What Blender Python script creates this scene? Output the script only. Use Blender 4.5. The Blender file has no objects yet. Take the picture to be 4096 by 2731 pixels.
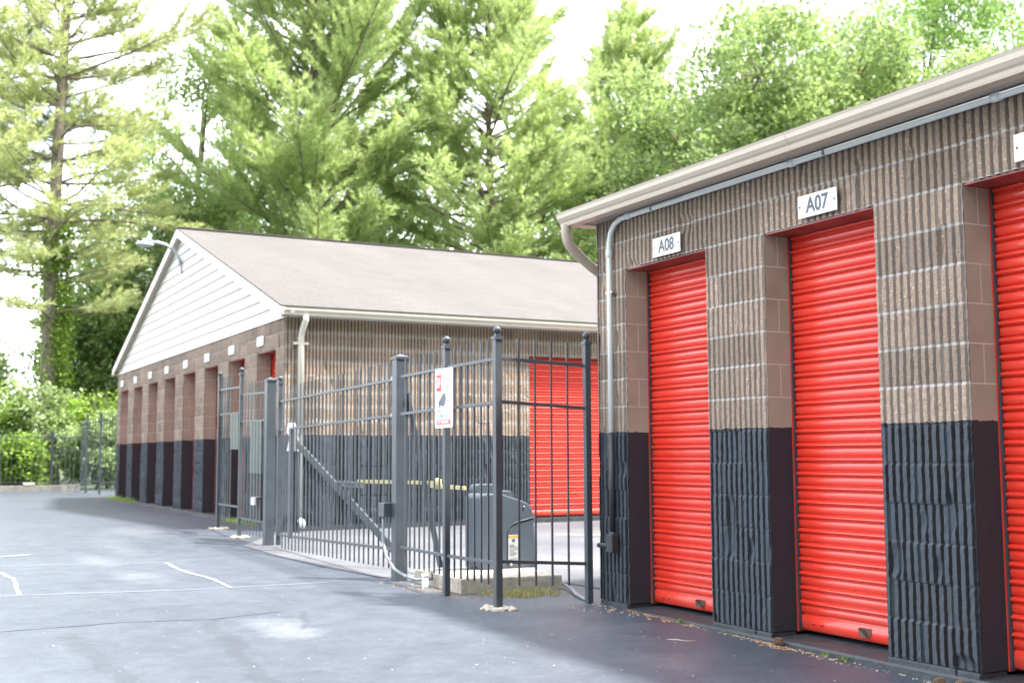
import bpy, math, random
import numpy as np
from mathutils import Vector, Matrix
rng = np.random.default_rng(7); random.seed(7)
S = bpy.context.scene
COL = S.collection

# ---------------------------------------------------------------- camera
cam = bpy.data.cameras.new('camera'); camo = bpy.data.objects.new('camera', cam); COL.objects.link(camo)
Rr = Vector((0.8817, -0.4714, -0.00488)); Ru = Vector((-0.0414, -0.0873, 0.99542)); Rf = Vector((0.469, 0.878, 0.0955))
Rf.normalize(); Rr = (Rr - Rf * Rr.dot(Rf)).normalized(); Ru = Rr.cross(Rf)
camo.matrix_world = Matrix(((Rr.x, Ru.x, -Rf.x, 0), (Rr.y, Ru.y, -Rf.y, 0), (Rr.z, Ru.z, -Rf.z, 1.06), (0, 0, 0, 1)))
cam.sensor_width = 36; cam.lens = 41.31; cam.clip_start = 0.05; cam.clip_end = 2000
cam.dof.use_dof = True; cam.dof.focus_distance = 6.3; cam.dof.aperture_fstop = 3.0
S.camera = camo
# ---------------------------------------------------------------- light
EXPOSURE = 2.5
SUN = Vector((1.83, -1.76, 5.1)).normalized()
sl = bpy.data.lights.new('sun', 'SUN'); sl.energy = 2.6; sl.angle = math.radians(4.0); sl.color = (1, .95, .87)
so = bpy.data.objects.new('sun', sl); COL.objects.link(so)
so.rotation_euler = SUN.to_track_quat('Z', 'Y').to_euler(); so.location = (10, -10, 30)
w = bpy.data.worlds.new('World'); S.world = w; w.use_nodes = True
nt = w.node_tree; N = nt.nodes; L = nt.links
bg = N['Background']; bg.inputs['Strength'].default_value = 0.12
sky = N.new('ShaderNodeTexSky'); sky.sky_type = 'NISHITA'; sky.sun_disc = False
sky.sun_elevation = math.asin(SUN.z); sky.sun_rotation = math.atan2(SUN.x, SUN.y); sky.dust_density = 2.0
tc = N.new('ShaderNodeTexCoord'); mp = N.new('ShaderNodeMapping'); mp.inputs['Scale'].default_value = (1, 1, 2.2)
mp.inputs['Location'].default_value = (3.1, .6, 0)
no = N.new('ShaderNodeTexNoise'); no.inputs['Scale'].default_value = 2.6; no.inputs['Detail'].default_value = 6; no.inputs['Roughness'].default_value = .55
cr = N.new('ShaderNodeValToRGB'); cr.color_ramp.elements[0].position = .32; cr.color_ramp.elements[1].position = .56
mx = N.new('ShaderNodeMix'); mx.data_type = 'RGBA'; mx.inputs['B'].default_value = (7.6, 7.8, 8.2, 1)
L.new(tc.outputs['Generated'], mp.inputs['Vector']); L.new(mp.outputs[0], no.inputs['Vector']); L.new(no.outputs['Fac'], cr.inputs[0])
L.new(cr.outputs[0], mx.inputs['Factor']); dm = N.new('ShaderNodeMix'); dm.data_type = 'RGBA'; dm.blend_type = 'MULTIPLY'; dm.inputs['Factor'].default_value = 1; dm.inputs['B'].default_value = (.62, .62, .62, 1); L.new(sky.outputs[0], dm.inputs['A']); L.new(dm.outputs['Result'], mx.inputs['A']); sp_ = N.new('ShaderNodeSeparateXYZ'); L.new(tc.outputs['Generated'], sp_.inputs[0])
def wm(op, a, b=None, clamp=False):
    m = N.new('ShaderNodeMath'); m.operation = op; m.use_clamp = clamp
    for i, v in enumerate((a, b)):
        if v is None: continue
        if hasattr(v, 'is_output'): L.new(v, m.inputs[i])
        else: m.inputs[i].default_value = v
    return m.outputs[0]
# unseen dark treeline added to the sky towards -Y to shade faces turned there
tn = N.new('ShaderNodeTexNoise'); tn.inputs['Scale'].default_value = 9; tn.inputs['Detail'].default_value = 8; L.new(tc.outputs['Generated'], tn.inputs['Vector'])
hgt = wm('SUBTRACT', wm('ADD', wm('MULTIPLY', sp_.outputs['Y'], -.75), wm('MULTIPLY', wm('SUBTRACT', tn.outputs['Fac'], .5), .7)), wm('ADD', sp_.outputs['Z'], .02))
tl = wm('MULTIPLY', hgt, 14.0, True)
mt = N.new('ShaderNodeMix'); mt.data_type = 'RGBA'; mt.inputs['B'].default_value = (.55, .75, .40, 1)
L.new(tl, mt.inputs['Factor']); L.new(mx.outputs['Result'], mt.inputs['A']); L.new(mt.outputs['Result'], bg.inputs['Color'])
S.view_settings.view_transform = 'Standard'; S.view_settings.look = 'None'; S.view_settings.exposure = EXPOSURE; S.view_settings.gamma = 1
S.render.engine = 'CYCLES'

# ---------------------------------------------------------------- helpers
def g(x, y):                      # ground height
    return np.interp(y, [-20, 0, 4, 5.4, 7.3, 14, 16, 28, 60], [-.2, -.15, -.085, -.06, -.03, 0.0, .08, .1, .1])
F_ = 2699.06; RM = np.array([[.88167, .0414, .469], [-.4714, .0873, .878], [-.00488, -.99542, .0955]])
def link(o, parent=None):
    COL.objects.link(o)
    if parent is not None: o.parent = parent
    return o
def tag(o, label=None, cat=None, group=None, kind=None):
    if label: o['label'] = label
    if cat: o['category'] = cat
    if group: o['group'] = group
    if kind: o['kind'] = kind
    return o
def thing(name, label, cat, loc=(0, 0, 0), group=None):
    o = bpy.data.objects.new(name, None); link(o); o.location = loc; o.empty_display_size = .2
    return tag(o, label, cat, group)
def npmesh(name, V, Q, mat, smooth=False, attrs=None):
    V = np.asarray(V, dtype=np.float32); Q = np.asarray(Q, dtype=np.int32); k = Q.shape[1]
    me = bpy.data.meshes.new(name); me.vertices.add(len(V)); me.vertices.foreach_set('co', V.ravel())
    me.loops.add(Q.size); me.loops.foreach_set('vertex_index', Q.ravel())
    me.polygons.add(len(Q)); me.polygons.foreach_set('loop_start', np.arange(0, Q.size, k, dtype=np.int32))
    if smooth: me.polygons.foreach_set('use_smooth', np.ones(len(Q), dtype=bool))
    me.update(calc_edges=True)
    for a, vals in (attrs or {}).items():
        at = me.attributes.new(a, 'FLOAT', 'POINT'); at.data.foreach_set('value', np.asarray(vals, dtype=np.float32))
    if mat: me.materials.append(mat)
    return me
class MB:
    """collects shapes for one mesh"""
    def __init__(s): s.v = []; s.f = []; s.sm = []
    def add(s, vs, fs, smooth=False):
        b = len(s.v); s.v += [tuple(map(float, p)) for p in vs]; s.f += [tuple(b + i for i in f) for f in fs]; s.sm += [smooth] * len(fs); return s
    def box(s, a, b):
        x0, y0, z0 = [min(p, q) for p, q in zip(a, b)]; x1, y1, z1 = [max(p, q) for p, q in zip(a, b)]
        return s.add([(x0, y0, z0), (x1, y0, z0), (x1, y1, z0), (x0, y1, z0), (x0, y0, z1), (x1, y0, z1), (x1, y1, z1), (x0, y1, z1)],
                     [(0, 3, 2, 1), (4, 5, 6, 7), (0, 1, 5, 4), (1, 2, 6, 5), (2, 3, 7, 6), (3, 0, 4, 7)])
    def cbox(s, c, d): return s.box([p - q / 2 for p, q in zip(c, d)], [p + q / 2 for p, q in zip(c, d)])
    def bar(s, p, q, wd, ht):           # rectangular bar from p to q
        p = Vector(p); q = Vector(q); t = (q - p).normalized(); up = Vector((0, 0, 1)) if abs(t.z) < .9 else Vector((0, 1, 0))
        a = t.cross(up).normalized() * wd / 2; b = a.cross(t).normalized() * ht / 2
        return s.add([p - a - b, p + a - b, p + a + b, p - a + b, q - a - b, q + a - b, q + a + b, q - a + b],
                     [(0, 3, 2, 1), (4, 5, 6, 7), (0, 1, 5, 4), (1, 2, 6, 5), (2, 3, 7, 6), (3, 0, 4, 7)])
    def tube(s, pts, r, n=10, cap=True):
        pts = [Vector(p) for p in pts]; rs = r if hasattr(r, '__len__') else [r] * len(pts)
        vs = []; fs = []; prev = None
        for i, p in enumerate(pts):
            t = (pts[min(i + 1, len(pts) - 1)] - pts[max(i - 1, 0)]).normalized()
            if prev is None: a = t.orthogonal().normalized()
            else:
                a = (prev - t * prev.dot(t)); a = a.normalized() if a.length > 1e-6 else t.orthogonal().normalized()
            prev = a; b = t.cross(a)
            for k in range(n):
                an = 2 * math.pi * k / n; vs.append(p + (a * math.cos(an) + b * math.sin(an)) * rs[i])
        for i in range(len(pts) - 1):
            for k in range(n):
                k2 = (k + 1) % n; fs.append((i * n + k, i * n + k2, (i + 1) * n + k2, (i + 1) * n + k))
        if cap: fs += [tuple(range(n))[::-1], tuple(range((len(pts) - 1) * n, len(pts) * n))]
        return s.add(vs, fs, True)
    def lathe(s, c, prof, n=16):         # prof: (r,z)
        vs = []; fs = []
        for r, z in prof:
            for k in range(n):
                an = 2 * math.pi * k / n; vs.append((c[0] + r * math.cos(an), c[1] + r * math.sin(an), c[2] + z))
        for i in range(len(prof) - 1):
            for k in range(n):
                k2 = (k + 1) % n; fs.append((i * n + k, i * n + k2, (i + 1) * n + k2, (i + 1) * n + k))
        fs += [tuple(range(n))[::-1], tuple(range((len(prof) - 1) * n, len(prof) * n))]
        return s.add(vs, fs, True)
    def prism(s, poly, axis, a, b):      # polygon extruded along axis
        def P(u, v, t): return {'x': (t, u, v), 'y': (u, t, v), 'z': (u, v, t)}[axis]
        n = len(poly); vs = [P(u, v, a) for u, v in poly] + [P(u, v, b) for u, v in poly]
        fs = [tuple(range(n)), tuple(range(2 * n - 1, n - 1, -1))] + [(i, (i + 1) % n, n + (i + 1) % n, n + i)[::-1] for i in range(n)]
        return s.add(vs, fs)
    def build(s, name, mat, parent=None, bevel=0, off=(0, 0, 0)):
        me = bpy.data.meshes.new(name)
        o3 = Vector(off); me.from_pydata([Vector(v) - o3 for v in s.v], [], s.f)
        me.polygons.foreach_set('use_smooth', s.sm); me.materials.append(mat); me.update()
        import bmesh
        bm = bmesh.new(); bm.from_mesh(me); bmesh.ops.recalc_face_normals(bm, faces=bm.faces)
        if bevel:
            bmesh.ops.bevel(bm, geom=[e for e in bm.edges if e.is_manifold and e.calc_face_angle(0) > .6], offset=bevel, segments=2, affect='EDGES', profile=.6)
        bm.to_mesh(me); bm.free()
        o = bpy.data.objects.new(name, me); o.location = off
        return link(o, parent)

# ---------------------------------------------------------------- materials
def newmat(name):
    m = bpy.data.materials.new(name); m.use_nodes = True; nt = m.node_tree
    return m, nt, nt.nodes, nt.links, nt.nodes['Principled BSDF']
def nz(N, L, scale, detail=3, rough=.5, vec=None, stretch=None):
    tc = N.new('ShaderNodeTexCoord'); v = tc.outputs['Object']
    if stretch:
        mp = N.new('ShaderNodeMapping'); mp.inputs['Scale'].default_value = stretch; L.new(v, mp.inputs['Vector']); v = mp.outputs[0]
    n = N.new('ShaderNodeTexNoise'); n.inputs['Scale'].default_value = scale; n.inputs['Detail'].default_value = detail; n.inputs['Roughness'].default_value = rough
    L.new(v, n.inputs['Vector']); return n.outputs['Fac']
def ramp(N, L, src, stops):
    r = N.new('ShaderNodeValToRGB'); e = r.color_ramp.elements
    while len(e) < len(stops): e.new(.5)
    for k, (p, c) in enumerate(stops):
        e[k].position = p; e[k].color = (c if hasattr(c, '__len__') else (c, c, c)) + ((1,) if hasattr(c, '__len__') else (1,))
    L.new(src, r.inputs[0]); return r.outputs[0]
def mixc(N, L, f, a, b, blend='MIX'):
    m = N.new('ShaderNodeMix'); m.data_type = 'RGBA'; m.blend_type = blend
    for k, v in (('Factor', f), ('A', a), ('B', b)):
        if hasattr(v, 'is_output'): L.new(v, m.inputs[k])
        else: m.inputs[k].default_value = v if k == 'Factor' else (*v, 1)
    return m.outputs['Result']
def mth(N, L, op, a, b=None, c=None):
    m = N.new('ShaderNodeMath'); m.operation = op
    for i, v in enumerate((a, b, c)):
        if v is None: continue
        if hasattr(v, 'is_output'): L.new(v, m.inputs[i])
        else: m.inputs[i].default_value = v
    return m.outputs[0]
def bump(N, L, B, h, strength, dist):
    b = N.new('ShaderNodeBump'); b.inputs['Strength'].default_value = strength; b.inputs['Distance'].default_value = dist
    L.new(h, b.inputs['Height']); L.new(b.outputs[0], B.inputs['Normal']); return b
def simple(name, col, rough=.5, metal=0, var=.12, scale=8, bmp=0, bscale=60, spec=.5):
    m, nt, N, L, B = newmat(name)
    f = nz(N, L, scale, 5, .6)
    c = mixc(N, L, ramp(N, L, f, [(.3, 0.0), (.7, 1.0)]), tuple(x * (1 - var) for x in col), tuple(min(1, x * (1 + var)) for x in col))
    L.new(c, B.inputs['Base Color']); B.inputs['Roughness'].default_value = rough; B.inputs['Metallic'].default_value = metal
    B.inputs['Specular IOR Level'].default_value = spec
    if bmp: bump(N, L, B, nz(N, L, bscale, 4), bmp, .01)
    return m
PAINT = 1.215
BROWN_A = (.215, .16, .125); BROWN_B = (.385, .30, .235); BLACK = (.055, .066, .082)
def masonry(name, ribbed, far=False):
    m, nt, N, L, B = newmat(name)
    tc = N.new('ShaderNodeTexCoord'); sp = N.new('ShaderNodeSeparateXYZ'); L.new(tc.outputs['Object'], sp.inputs[0]); z = sp.outputs['Z']
    n1 = nz(N, L, 2.2, 4); n2 = nz(N, L, 90, 3, .7)
    base = mixc(N, L, ramp(N, L, n1, [(.3, 0.0), (.7, 1.0)]), (.28, .265, .215), (.39, .37, .305)) if not ribbed else mixc(N, L, ramp(N, L, n2, [(.3, 0.0), (.7, 1.0)]), BROWN_A, BROWN_B)
    if ribbed:
        vo = N.new('ShaderNodeTexVoronoi'); vo.inputs['Scale'].default_value = 75; L.new(tc.outputs['Object'], vo.inputs['Vector'])
        vc = N.new('ShaderNodeSeparateColor'); L.new(vo.outputs['Color'], vc.inputs[0])
        sel = mth(N, L, 'GREATER_THAN', vc.outputs[0], .76); near_ = mth(N, L, 'LESS_THAN', vo.outputs['Distance'], .42)
        sp_ = mth(N, L, 'MULTIPLY', sel, near_)
        stone = mixc(N, L, vc.outputs[1], (.42, .20, .085), (.55, .47, .38))
        base = mixc(N, L, mth(N, L, 'MULTIPLY', sp_, .8), base, stone)
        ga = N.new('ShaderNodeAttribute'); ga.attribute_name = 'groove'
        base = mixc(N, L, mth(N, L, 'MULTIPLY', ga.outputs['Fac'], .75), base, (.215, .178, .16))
        ma = N.new('ShaderNodeAttribute'); ma.attribute_name = 'mortar'; mort = ma.outputs['Fac']
        blk = N.new('ShaderNodeAttribute'); blk.attribute_name = 'tone'
        base = mixc(N, L, 1.0, base, ramp(N, L, blk.outputs['Fac'], [(0, .82), (1, 1.15)]), 'MULTIPLY')
        ef = ramp(N, L, nz(N, L, 1.1, 5, .65, stretch=(1, 1, 3)), [(.62, 0.0), (.78, 1.0)])
        base = mixc(N, L, mth(N, L, 'MULTIPLY', ef, .35), base, (.36, .33, .30))
    else:
        fz = mth(N, L, 'FRACT', mth(N, L, 'DIVIDE', mth(N, L, 'ADD', z, .005), .2))
        mort = mth(N, L, 'LESS_THAN', fz, .035)
        odd = mth(N, L, 'GREATER_THAN', mth(N, L, 'FRACT', mth(N, L, 'DIVIDE', z, .4)), .5)
        vjt = mth(N, L, 'MULTIPLY', mth(N, L, 'LESS_THAN', mth(N, L, 'ABSOLUTE', mth(N, L, 'SUBTRACT', sp.outputs['X'], 4.825)), .0045), odd)
        mort = mth(N, L, 'MAXIMUM', mort, mth(N, L, 'MULTIPLY', vjt, .8))
        ef = ramp(N, L, nz(N, L, 3.4, 5, .6, stretch=(1, 2.5, .8)), [(.56, 0.0), (.64, 1.0)])
        base = mixc(N, L, mth(N, L, 'MULTIPLY', ef, .4), base, (.42, .33, .31))
        sp2 = ramp(N, L, nz(N, L, 140, 2), [(.68, 0.0), (.72, 1.0)])
        base = mixc(N, L, mth(N, L, 'MULTIPLY', sp2, .4), base, (.45, .26, .14))
    mcol = mixc(N, L, mort, base, (.42, .395, .37) if ribbed else (.52, .50, .465))
    pblk = mixc(N, L, n2, tuple(.6 * c for c in BLACK), tuple(1.4 * c for c in BLACK)) if ribbed else mixc(N, L, n1, (.026, .030, .039), (.038, .043, .054))
    if ribbed:
        chip = ramp(N, L, nz(N, L, 38, 5, .75), [(.70, 0.0), (.74, 1.0)])
        pblk = mixc(N, L, mth(N, L, 'MULTIPLY', chip, .35), pblk, (.12, .115, .11))
        pblk = mixc(N, L, mth(N, L, 'MULTIPLY', ga.outputs['Fac'], .92), pblk, (.011, .013, .017))  # groove shade painted into the colour: near-black in the recesses between ribs
        pblk = mixc(N, L, mth(N, L, 'MULTIPLY', mort, .22), pblk, (.10, .11, .125))
    edge = mth(N, L, 'ADD', PAINT, mth(N, L, 'MULTIPLY', mth(N, L, 'SUBTRACT', nz(N, L, 25, 3), .5), .03))
    isblk = mth(N, L, 'LESS_THAN', z, edge)
    L.new(mixc(N, L, isblk, mcol, pblk), B.inputs['Base Color'])
    L.new(mth(N, L, 'SUBTRACT', .92, mth(N, L, 'MULTIPLY', isblk, .22)), B.inputs['Roughness']); B.inputs['Specular IOR Level'].default_value = .28
    if ribbed:
        h = mth(N, L, 'ADD', nz(N, L, 70, 5, .7), mth(N, L, 'MULTIPLY', nz(N, L, 22, 3), 1.2)); bump(N, L, B, h, .8, .007)
    else:
        h = mth(N, L, 'SUBTRACT', mth(N, L, 'MULTIPLY', nz(N, L, 120, 3), .8), mort); bump(N, L, B, h, .8, .005)
    return m
M = {}
M['ribbed'] = masonry('ribbed_block', True); M['smoothblock'] = masonry('smooth_block', False)
M['metal'] = simple('charcoal_metal', (.052, .062, .075), .38, 0, .2, 5, .08, 40)
M['metal_dark'] = simple('dark_metal', (.03, .034, .042), .42, 0, .2, 6)
M['panel'] = simple('grey_slat', (.085, .102, .10), .45)
M['white'] = simple('white_paint', (.74, .76, .78), .4, 0, .04)
M['siding'] = simple('vinyl_siding', (.50, .48, .43), .5, 0, .03, 1.5)
M['trim'] = simple('beige_trim', (.54, .475, .39), .4, 0, .05, 3)
M['trim_white'] = simple('pale_trim', (.66, .62, .55), .42, 0, .03, 3)
M['soffit'] = simple('soffit', (.38, .34, .29), .55)
M['conduit'] = simple('conduit_paint', (.80, .84, .83), .4, 0, .05)
M['conduit_grey'] = simple('flexible_conduit', (.19, .21, .23), .45)
M['conduit_blk'] = simple('conduit_black', (.035, .035, .042), .45)
M['spout'] = simple('downspout', (.42, .345, .28), .45, 0, .06)
M['concrete'] = simple('concrete', (.42, .38, .32), .9, 0, .22, 14, .5, 70)
M['kerb'] = simple('kerb_concrete', (.17, .165, .155), .9, 0, .3, 6)
M['pad'] = simple('pad_concrete', (.40, .36, .30), .9, 0, .28, 22, .7, 80)
M['steel'] = simple('worn_steel', (.35, .34, .33), .35, .7)
M['hasp'] = simple('rusty_hasp', (.11, .075, .065), .5, .4, .3, 40)
M['yellow'] = simple('worn_yellow', (.50, .45, .23), .5, 0, .12, 20)
M['plinth'] = simple('painted_plinth', (.035, .042, .048), .6, 0, .25, 12, .5, 40)
M['plastic'] = simple('operator_plastic', (.066, .083, .103), .5, 0, .08, 4)
M['opdark'] = simple('operator_seam', (.045, .055, .068), .5)
M['orange'] = simple('orange_print', (.75, .30, .08), .5)
M['red_print'] = simple('red_print', (.62, .04, .05), .5)
M['label'] = simple('label_paper', (.40, .42, .43), .5)
M['ink'] = simple('grey_ink', (.09, .10, .11), .5)
M['faint'] = simple('faded_ink', (.50, .50, .49), .6)
M['wood'] = simple('bark', (.20, .17, .145), .95, 0, .35, 9, 1.0, 25)
M['deadwood'] = simple('dead_twigs', (.34, .28, .24), .95)
M['cone'] = simple('pine_cone', (.20, .13, .08), .8, 0, .3, 60)
M['stone'] = simple('limestone_chip', (.40, .36, .31), .9, 0, .2, 30)
M['lens'] = simple('lamp_glass', (.35, .60, .62), .25)
M['lamp'] = simple('lamp_grey', (.42, .46, .48), .35)
M['lichen'] = simple('dry_needles', (.36, .22, .12), .95, 0, .3, 60)
M['redlintel'] = simple('lintel_steel', (.22, .05, .04), .5, 0, .4, 6)
def door_mat():
    m, nt, N, L, B = newmat('red_door_paint')
    f = nz(N, L, 2.5, 5, .6); s = nz(N, L, 60, 3, .7, stretch=(1, .15, 1))
    c = mixc(N, L, f, (.62, .027, .014), (.76, .046, .024)); c = mixc(N, L, ramp(N, L, s, [(.66, 0.0), (.72, 1.0)]), c, (.60, .07, .06))
    tcd = N.new('ShaderNodeTexCoord'); sz = N.new('ShaderNodeSeparateXYZ'); L.new(tcd.outputs['Object'], sz.inputs[0])
    low = ramp(N, L, sz.outputs['Z'], [(.0, 1.0), (.35, 0.0)]); dust = ramp(N, L, nz(N, L, 7, 6, .75), [(.45, 0.0), (.75, 1.0)])
    c = mixc(N, L, mth(N, L, 'MULTIPLY', mth(N, L, 'MULTIPLY', dust, mth(N, L, 'ADD', low, .25)), .35), c, (.42, .17, .13))
    scr = ramp(N, L, nz(N, L, 14, 6, .85, stretch=(1, .25, 2)), [(.70, 0.0), (.72, 1.0)]); c = mixc(N, L, mth(N, L, 'MULTIPLY', scr, .35), c, (.75, .45, .40))
    L.new(c, B.inputs['Base Color']); B.inputs['Roughness'].default_value = .34; B.inputs['Coat Weight'].default_value = .5; B.inputs['Coat Roughness'].default_value = .16
    bump(N, L, B, nz(N, L, 9, 3), .12, .01); return m
M['door'] = door_mat()
def shingle_mat():
    m, nt, N, L, B = newmat('shingles')
    tc = N.new('ShaderNodeTexCoord'); br = N.new('ShaderNodeTexBrick'); br.inputs['Scale'].default_value = 1.0
    br.inputs['Brick Width'].default_value = .32; br.inputs['Row Height'].default_value = .14; br.inputs['Mortar Size'].default_value = .006
    br.inputs['Color1'].default_value = (.085, .079, .077, 1); br.inputs['Color2'].default_value = (.100, .092, .089, 1); br.inputs['Mortar'].default_value = (.050, .046, .045, 1)
    L.new(tc.outputs['Object'], br.inputs['Vector'])
    c = mixc(N, L, .3, br.outputs['Color'], ramp(N, L, nz(N, L, 25, 4), [(.3, (.062, .057, .055)), (.7, (.118, .108, .105))]))
    c = mixc(N, L, 1.0, c, ramp(N, L, nz(N, L, .7, 6, .7, stretch=(1, .35, 1)), [(.3, .86), (.7, 1.12)]), 'MULTIPLY')
    L.new(c, B.inputs['Base Color']); B.inputs['Roughness'].default_value = .95
    bump(N, L, B, nz(N, L, 60, 3), .4, .01); return m
M['shingle'] = shingle_mat()
def asphalt_mat(name, c0, c1, rough, gravel, stains=True):
    m, nt, N, L, B = newmat(name)
    big = nz(N, L, .45, 5, .6); mid = nz(N, L, 3.5, 5, .65); fine = nz(N, L, 160, 3, .7)
    c = mixc(N, L, ramp(N, L, big, [(.3, 0.0), (.7, 1.0)]), c0, c1)
    c = mixc(N, L, 1.0, c, ramp(N, L, mid, [(.3, .85), (.7, 1.14)]), 'MULTIPLY')
    c = mixc(N, L, 1.0, c, ramp(N, L, nz(N, L, 17, 6, .75), [(.3, .84), (.7, 1.16)]), 'MULTIPLY')
    c = mixc(N, L, mth(N, L, 'MULTIPLY', ramp(N, L, nz(N, L, 5.5, 6, .8), [(.66, 0.0), (.70, 1.0)]), .45), c, (.035, .038, .045))
    c = mixc(N, L, 1.0, c, ramp(N, L, fine, [(.3, .8), (.7, 1.2)]), 'MULTIPLY')
    specks = ramp(N, L, nz(N, L, 75, 1, .4), [(.735, 0.0), (.76, 1.0)])
    c = mixc(N, L, mth(N, L, 'MULTIPLY', specks, gravel), c, (.45, .42, .38))
    if stains:
        tc = N.new('ShaderNodeTexCoord'); wob = nz(N, L, 2.5, 5, .7)
        for (x, y, rx, ry, k) in [(2.29, 7.39, .26, .55, .95), (3.80, 5.35, .24, .42, .35), (2.08, 11.0, .30, .8, .5), (2.0, 12.8, .25, .9, .5), (2.45, 14.3, .3, 1.4, .3), (4.05, 6.6, .25, .8, .15), (2.95, 16.2, .5, 1.2, .3)]:
            mp = N.new('ShaderNodeMapping'); mp.inputs['Location'].default_value = (-x / rx, -y / ry, 0); mp.inputs['Scale'].default_value = (1 / rx, 1 / ry, 0)
            L.new(tc.outputs['Object'], mp.inputs['Vector']); ln = N.new('ShaderNodeVectorMath'); ln.operation = 'LENGTH'; L.new(mp.outputs[0], ln.inputs[0])
            d = mth(N, L, 'ADD', ln.outputs['Value'], mth(N, L, 'MULTIPLY', mth(N, L, 'SUBTRACT', wob, .5), 1.6))
            f = ramp(N, L, d, [(.15, 1.0), (.95, 0.0)]); gr = ramp(N, L, nz(N, L, 30, 4, .8), [(.35, .3), (.6, 1.0)])
            c = mixc(N, L, mth(N, L, 'MULTIPLY', mth(N, L, 'MULTIPLY', f, gr), k * .42), c, (.34, .34, .34))
        sxyz = N.new('ShaderNodeSeparateXYZ'); L.new(tc.outputs['Object'], sxyz.inputs[0]); rag = nz(N, L, 16, 6, .8); wv = nz(N, L, 1.7, 4)
        for (xa, sl0, ya, yb, wd_) in [(1.976, .12, 5.0, 8.0, .075), (1.06, -.03, 4.6, 7.7, .085), (2.62, .25, 7.3, 8.12, .03)]:
            xc = mth(N, L, 'ADD', xa, mth(N, L, 'MULTIPLY', mth(N, L, 'SUBTRACT', sxyz.outputs['Y'], yb), sl0))
            dd = mth(N, L, 'ABSOLUTE', mth(N, L, 'ADD', mth(N, L, 'SUBTRACT', sxyz.outputs['X'], xc), mth(N, L, 'MULTIPLY', mth(N, L, 'SUBTRACT', wv, .5), .35)))
            f = mth(N, L, 'LESS_THAN', mth(N, L, 'ADD', mth(N, L, 'DIVIDE', dd, wd_), mth(N, L, 'MULTIPLY', mth(N, L, 'SUBTRACT', rag, .5), 3.2)), .75)
            f = mth(N, L, 'MULTIPLY', f, mth(N, L, 'MULTIPLY', mth(N, L, 'GREATER_THAN', sxyz.outputs['Y'], ya), mth(N, L, 'LESS_THAN', sxyz.outputs['Y'], yb)))
            c = mixc(N, L, mth(N, L, 'MULTIPLY', f, .45), c, (.035, .038, .045))
        seam = ramp(N, L, nz(N, L, 1.3, 7, .8), [(.495, 0.0), (.5, 1.0), (.505, 0.0)])
        c = mixc(N, L, mth(N, L, 'MULTIPLY', seam, .35), c, (.03, .032, .036))
    L.new(c, B.inputs['Base Color']); L.new(ramp(N, L, mid, [(.2, rough - .09), (.8, rough + .1)]), B.inputs['Roughness'])
    bump(N, L, B, mth(N, L, 'ADD', fine, mth(N, L, 'MULTIPLY', mid, 2.0)), .35, .006); return m
M['asphalt'] = asphalt_mat('sealed_asphalt', (.047, .057, .075), (.066, .078, .100), .5, .35)
M['yard'] = asphalt_mat('old_asphalt', (.060, .064, .074), (.135, .137, .147), .85, .35, False)
M['grassland'] = simple('rough_grass', (.07, .10, .035), 1, 0, .4, 3)
M['marking'] = simple('white_marking', (.30, .31, .32), .8, 0, .2, 40)
M['ymark'] = simple('yellow_marking', (.55, .46, .20), .8, 0, .2, 20)
M['crack'] = simple('crack_filler', (.066, .075, .092), .55, 0, .3, 20)
def leaf_mat(name, cols, trans=.35, rough=.55):
    m, nt, N, L, B = newmat(name)
    ge = N.new('ShaderNodeNewGeometry'); rnd = ge.outputs['Random Per Island']
    c = ramp(N, L, rnd, [(0, cols[0]), (.5, cols[1]), (1, cols[2])])
    c = mixc(N, L, 1.0, c, ramp(N, L, nz(N, L, .5, 3), [(.3, .78), (.7, 1.2)]), 'MULTIPLY')
    L.new(c, B.inputs['Base Color']); B.inputs['Roughness'].default_value = rough
    tr = N.new('ShaderNodeBsdfTranslucent'); L.new(mixc(N, L, 1.0, c, (1.12, 1.18, .8), 'MULTIPLY'), tr.inputs['Color'])
    ms = N.new('ShaderNodeMixShader'); ms.inputs[0].default_value = trans
    L.new(B.outputs[0], ms.inputs[1]); L.new(tr.outputs[0], ms.inputs[2]); L.new(ms.outputs[0], N['Material Output'].inputs['Surface']); return m
M['needle'] = leaf_mat('pine_needles', [(.33, .40, .21), (.47, .55, .29), (.62, .69, .41)], .48)
M['needle_b'] = leaf_mat('pine_needles_yellowish', [(.33, .37, .20), (.47, .50, .28), (.62, .65, .40)], .45)
M['leaf'] = leaf_mat('oak_leaves', [(.18, .245, .11), (.28, .365, .165), (.43, .525, .265)], .45)
M['leaf_dk'] = leaf_mat('dark_leaves', [(.13, .22, .07), (.21, .32, .10), (.32, .45, .16)], .4)  # darker leaf tones, used on some trees standing behind others
M['leaf_y'] = leaf_mat('hedge_leaves', [(.12, .20, .035), (.22, .34, .055), (.38, .52, .11)], .45)
M['drygrass'] = leaf_mat('dry_grass', [(.30, .22, .10), (.42, .36, .16), (.16, .24, .06)], .2)

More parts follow.
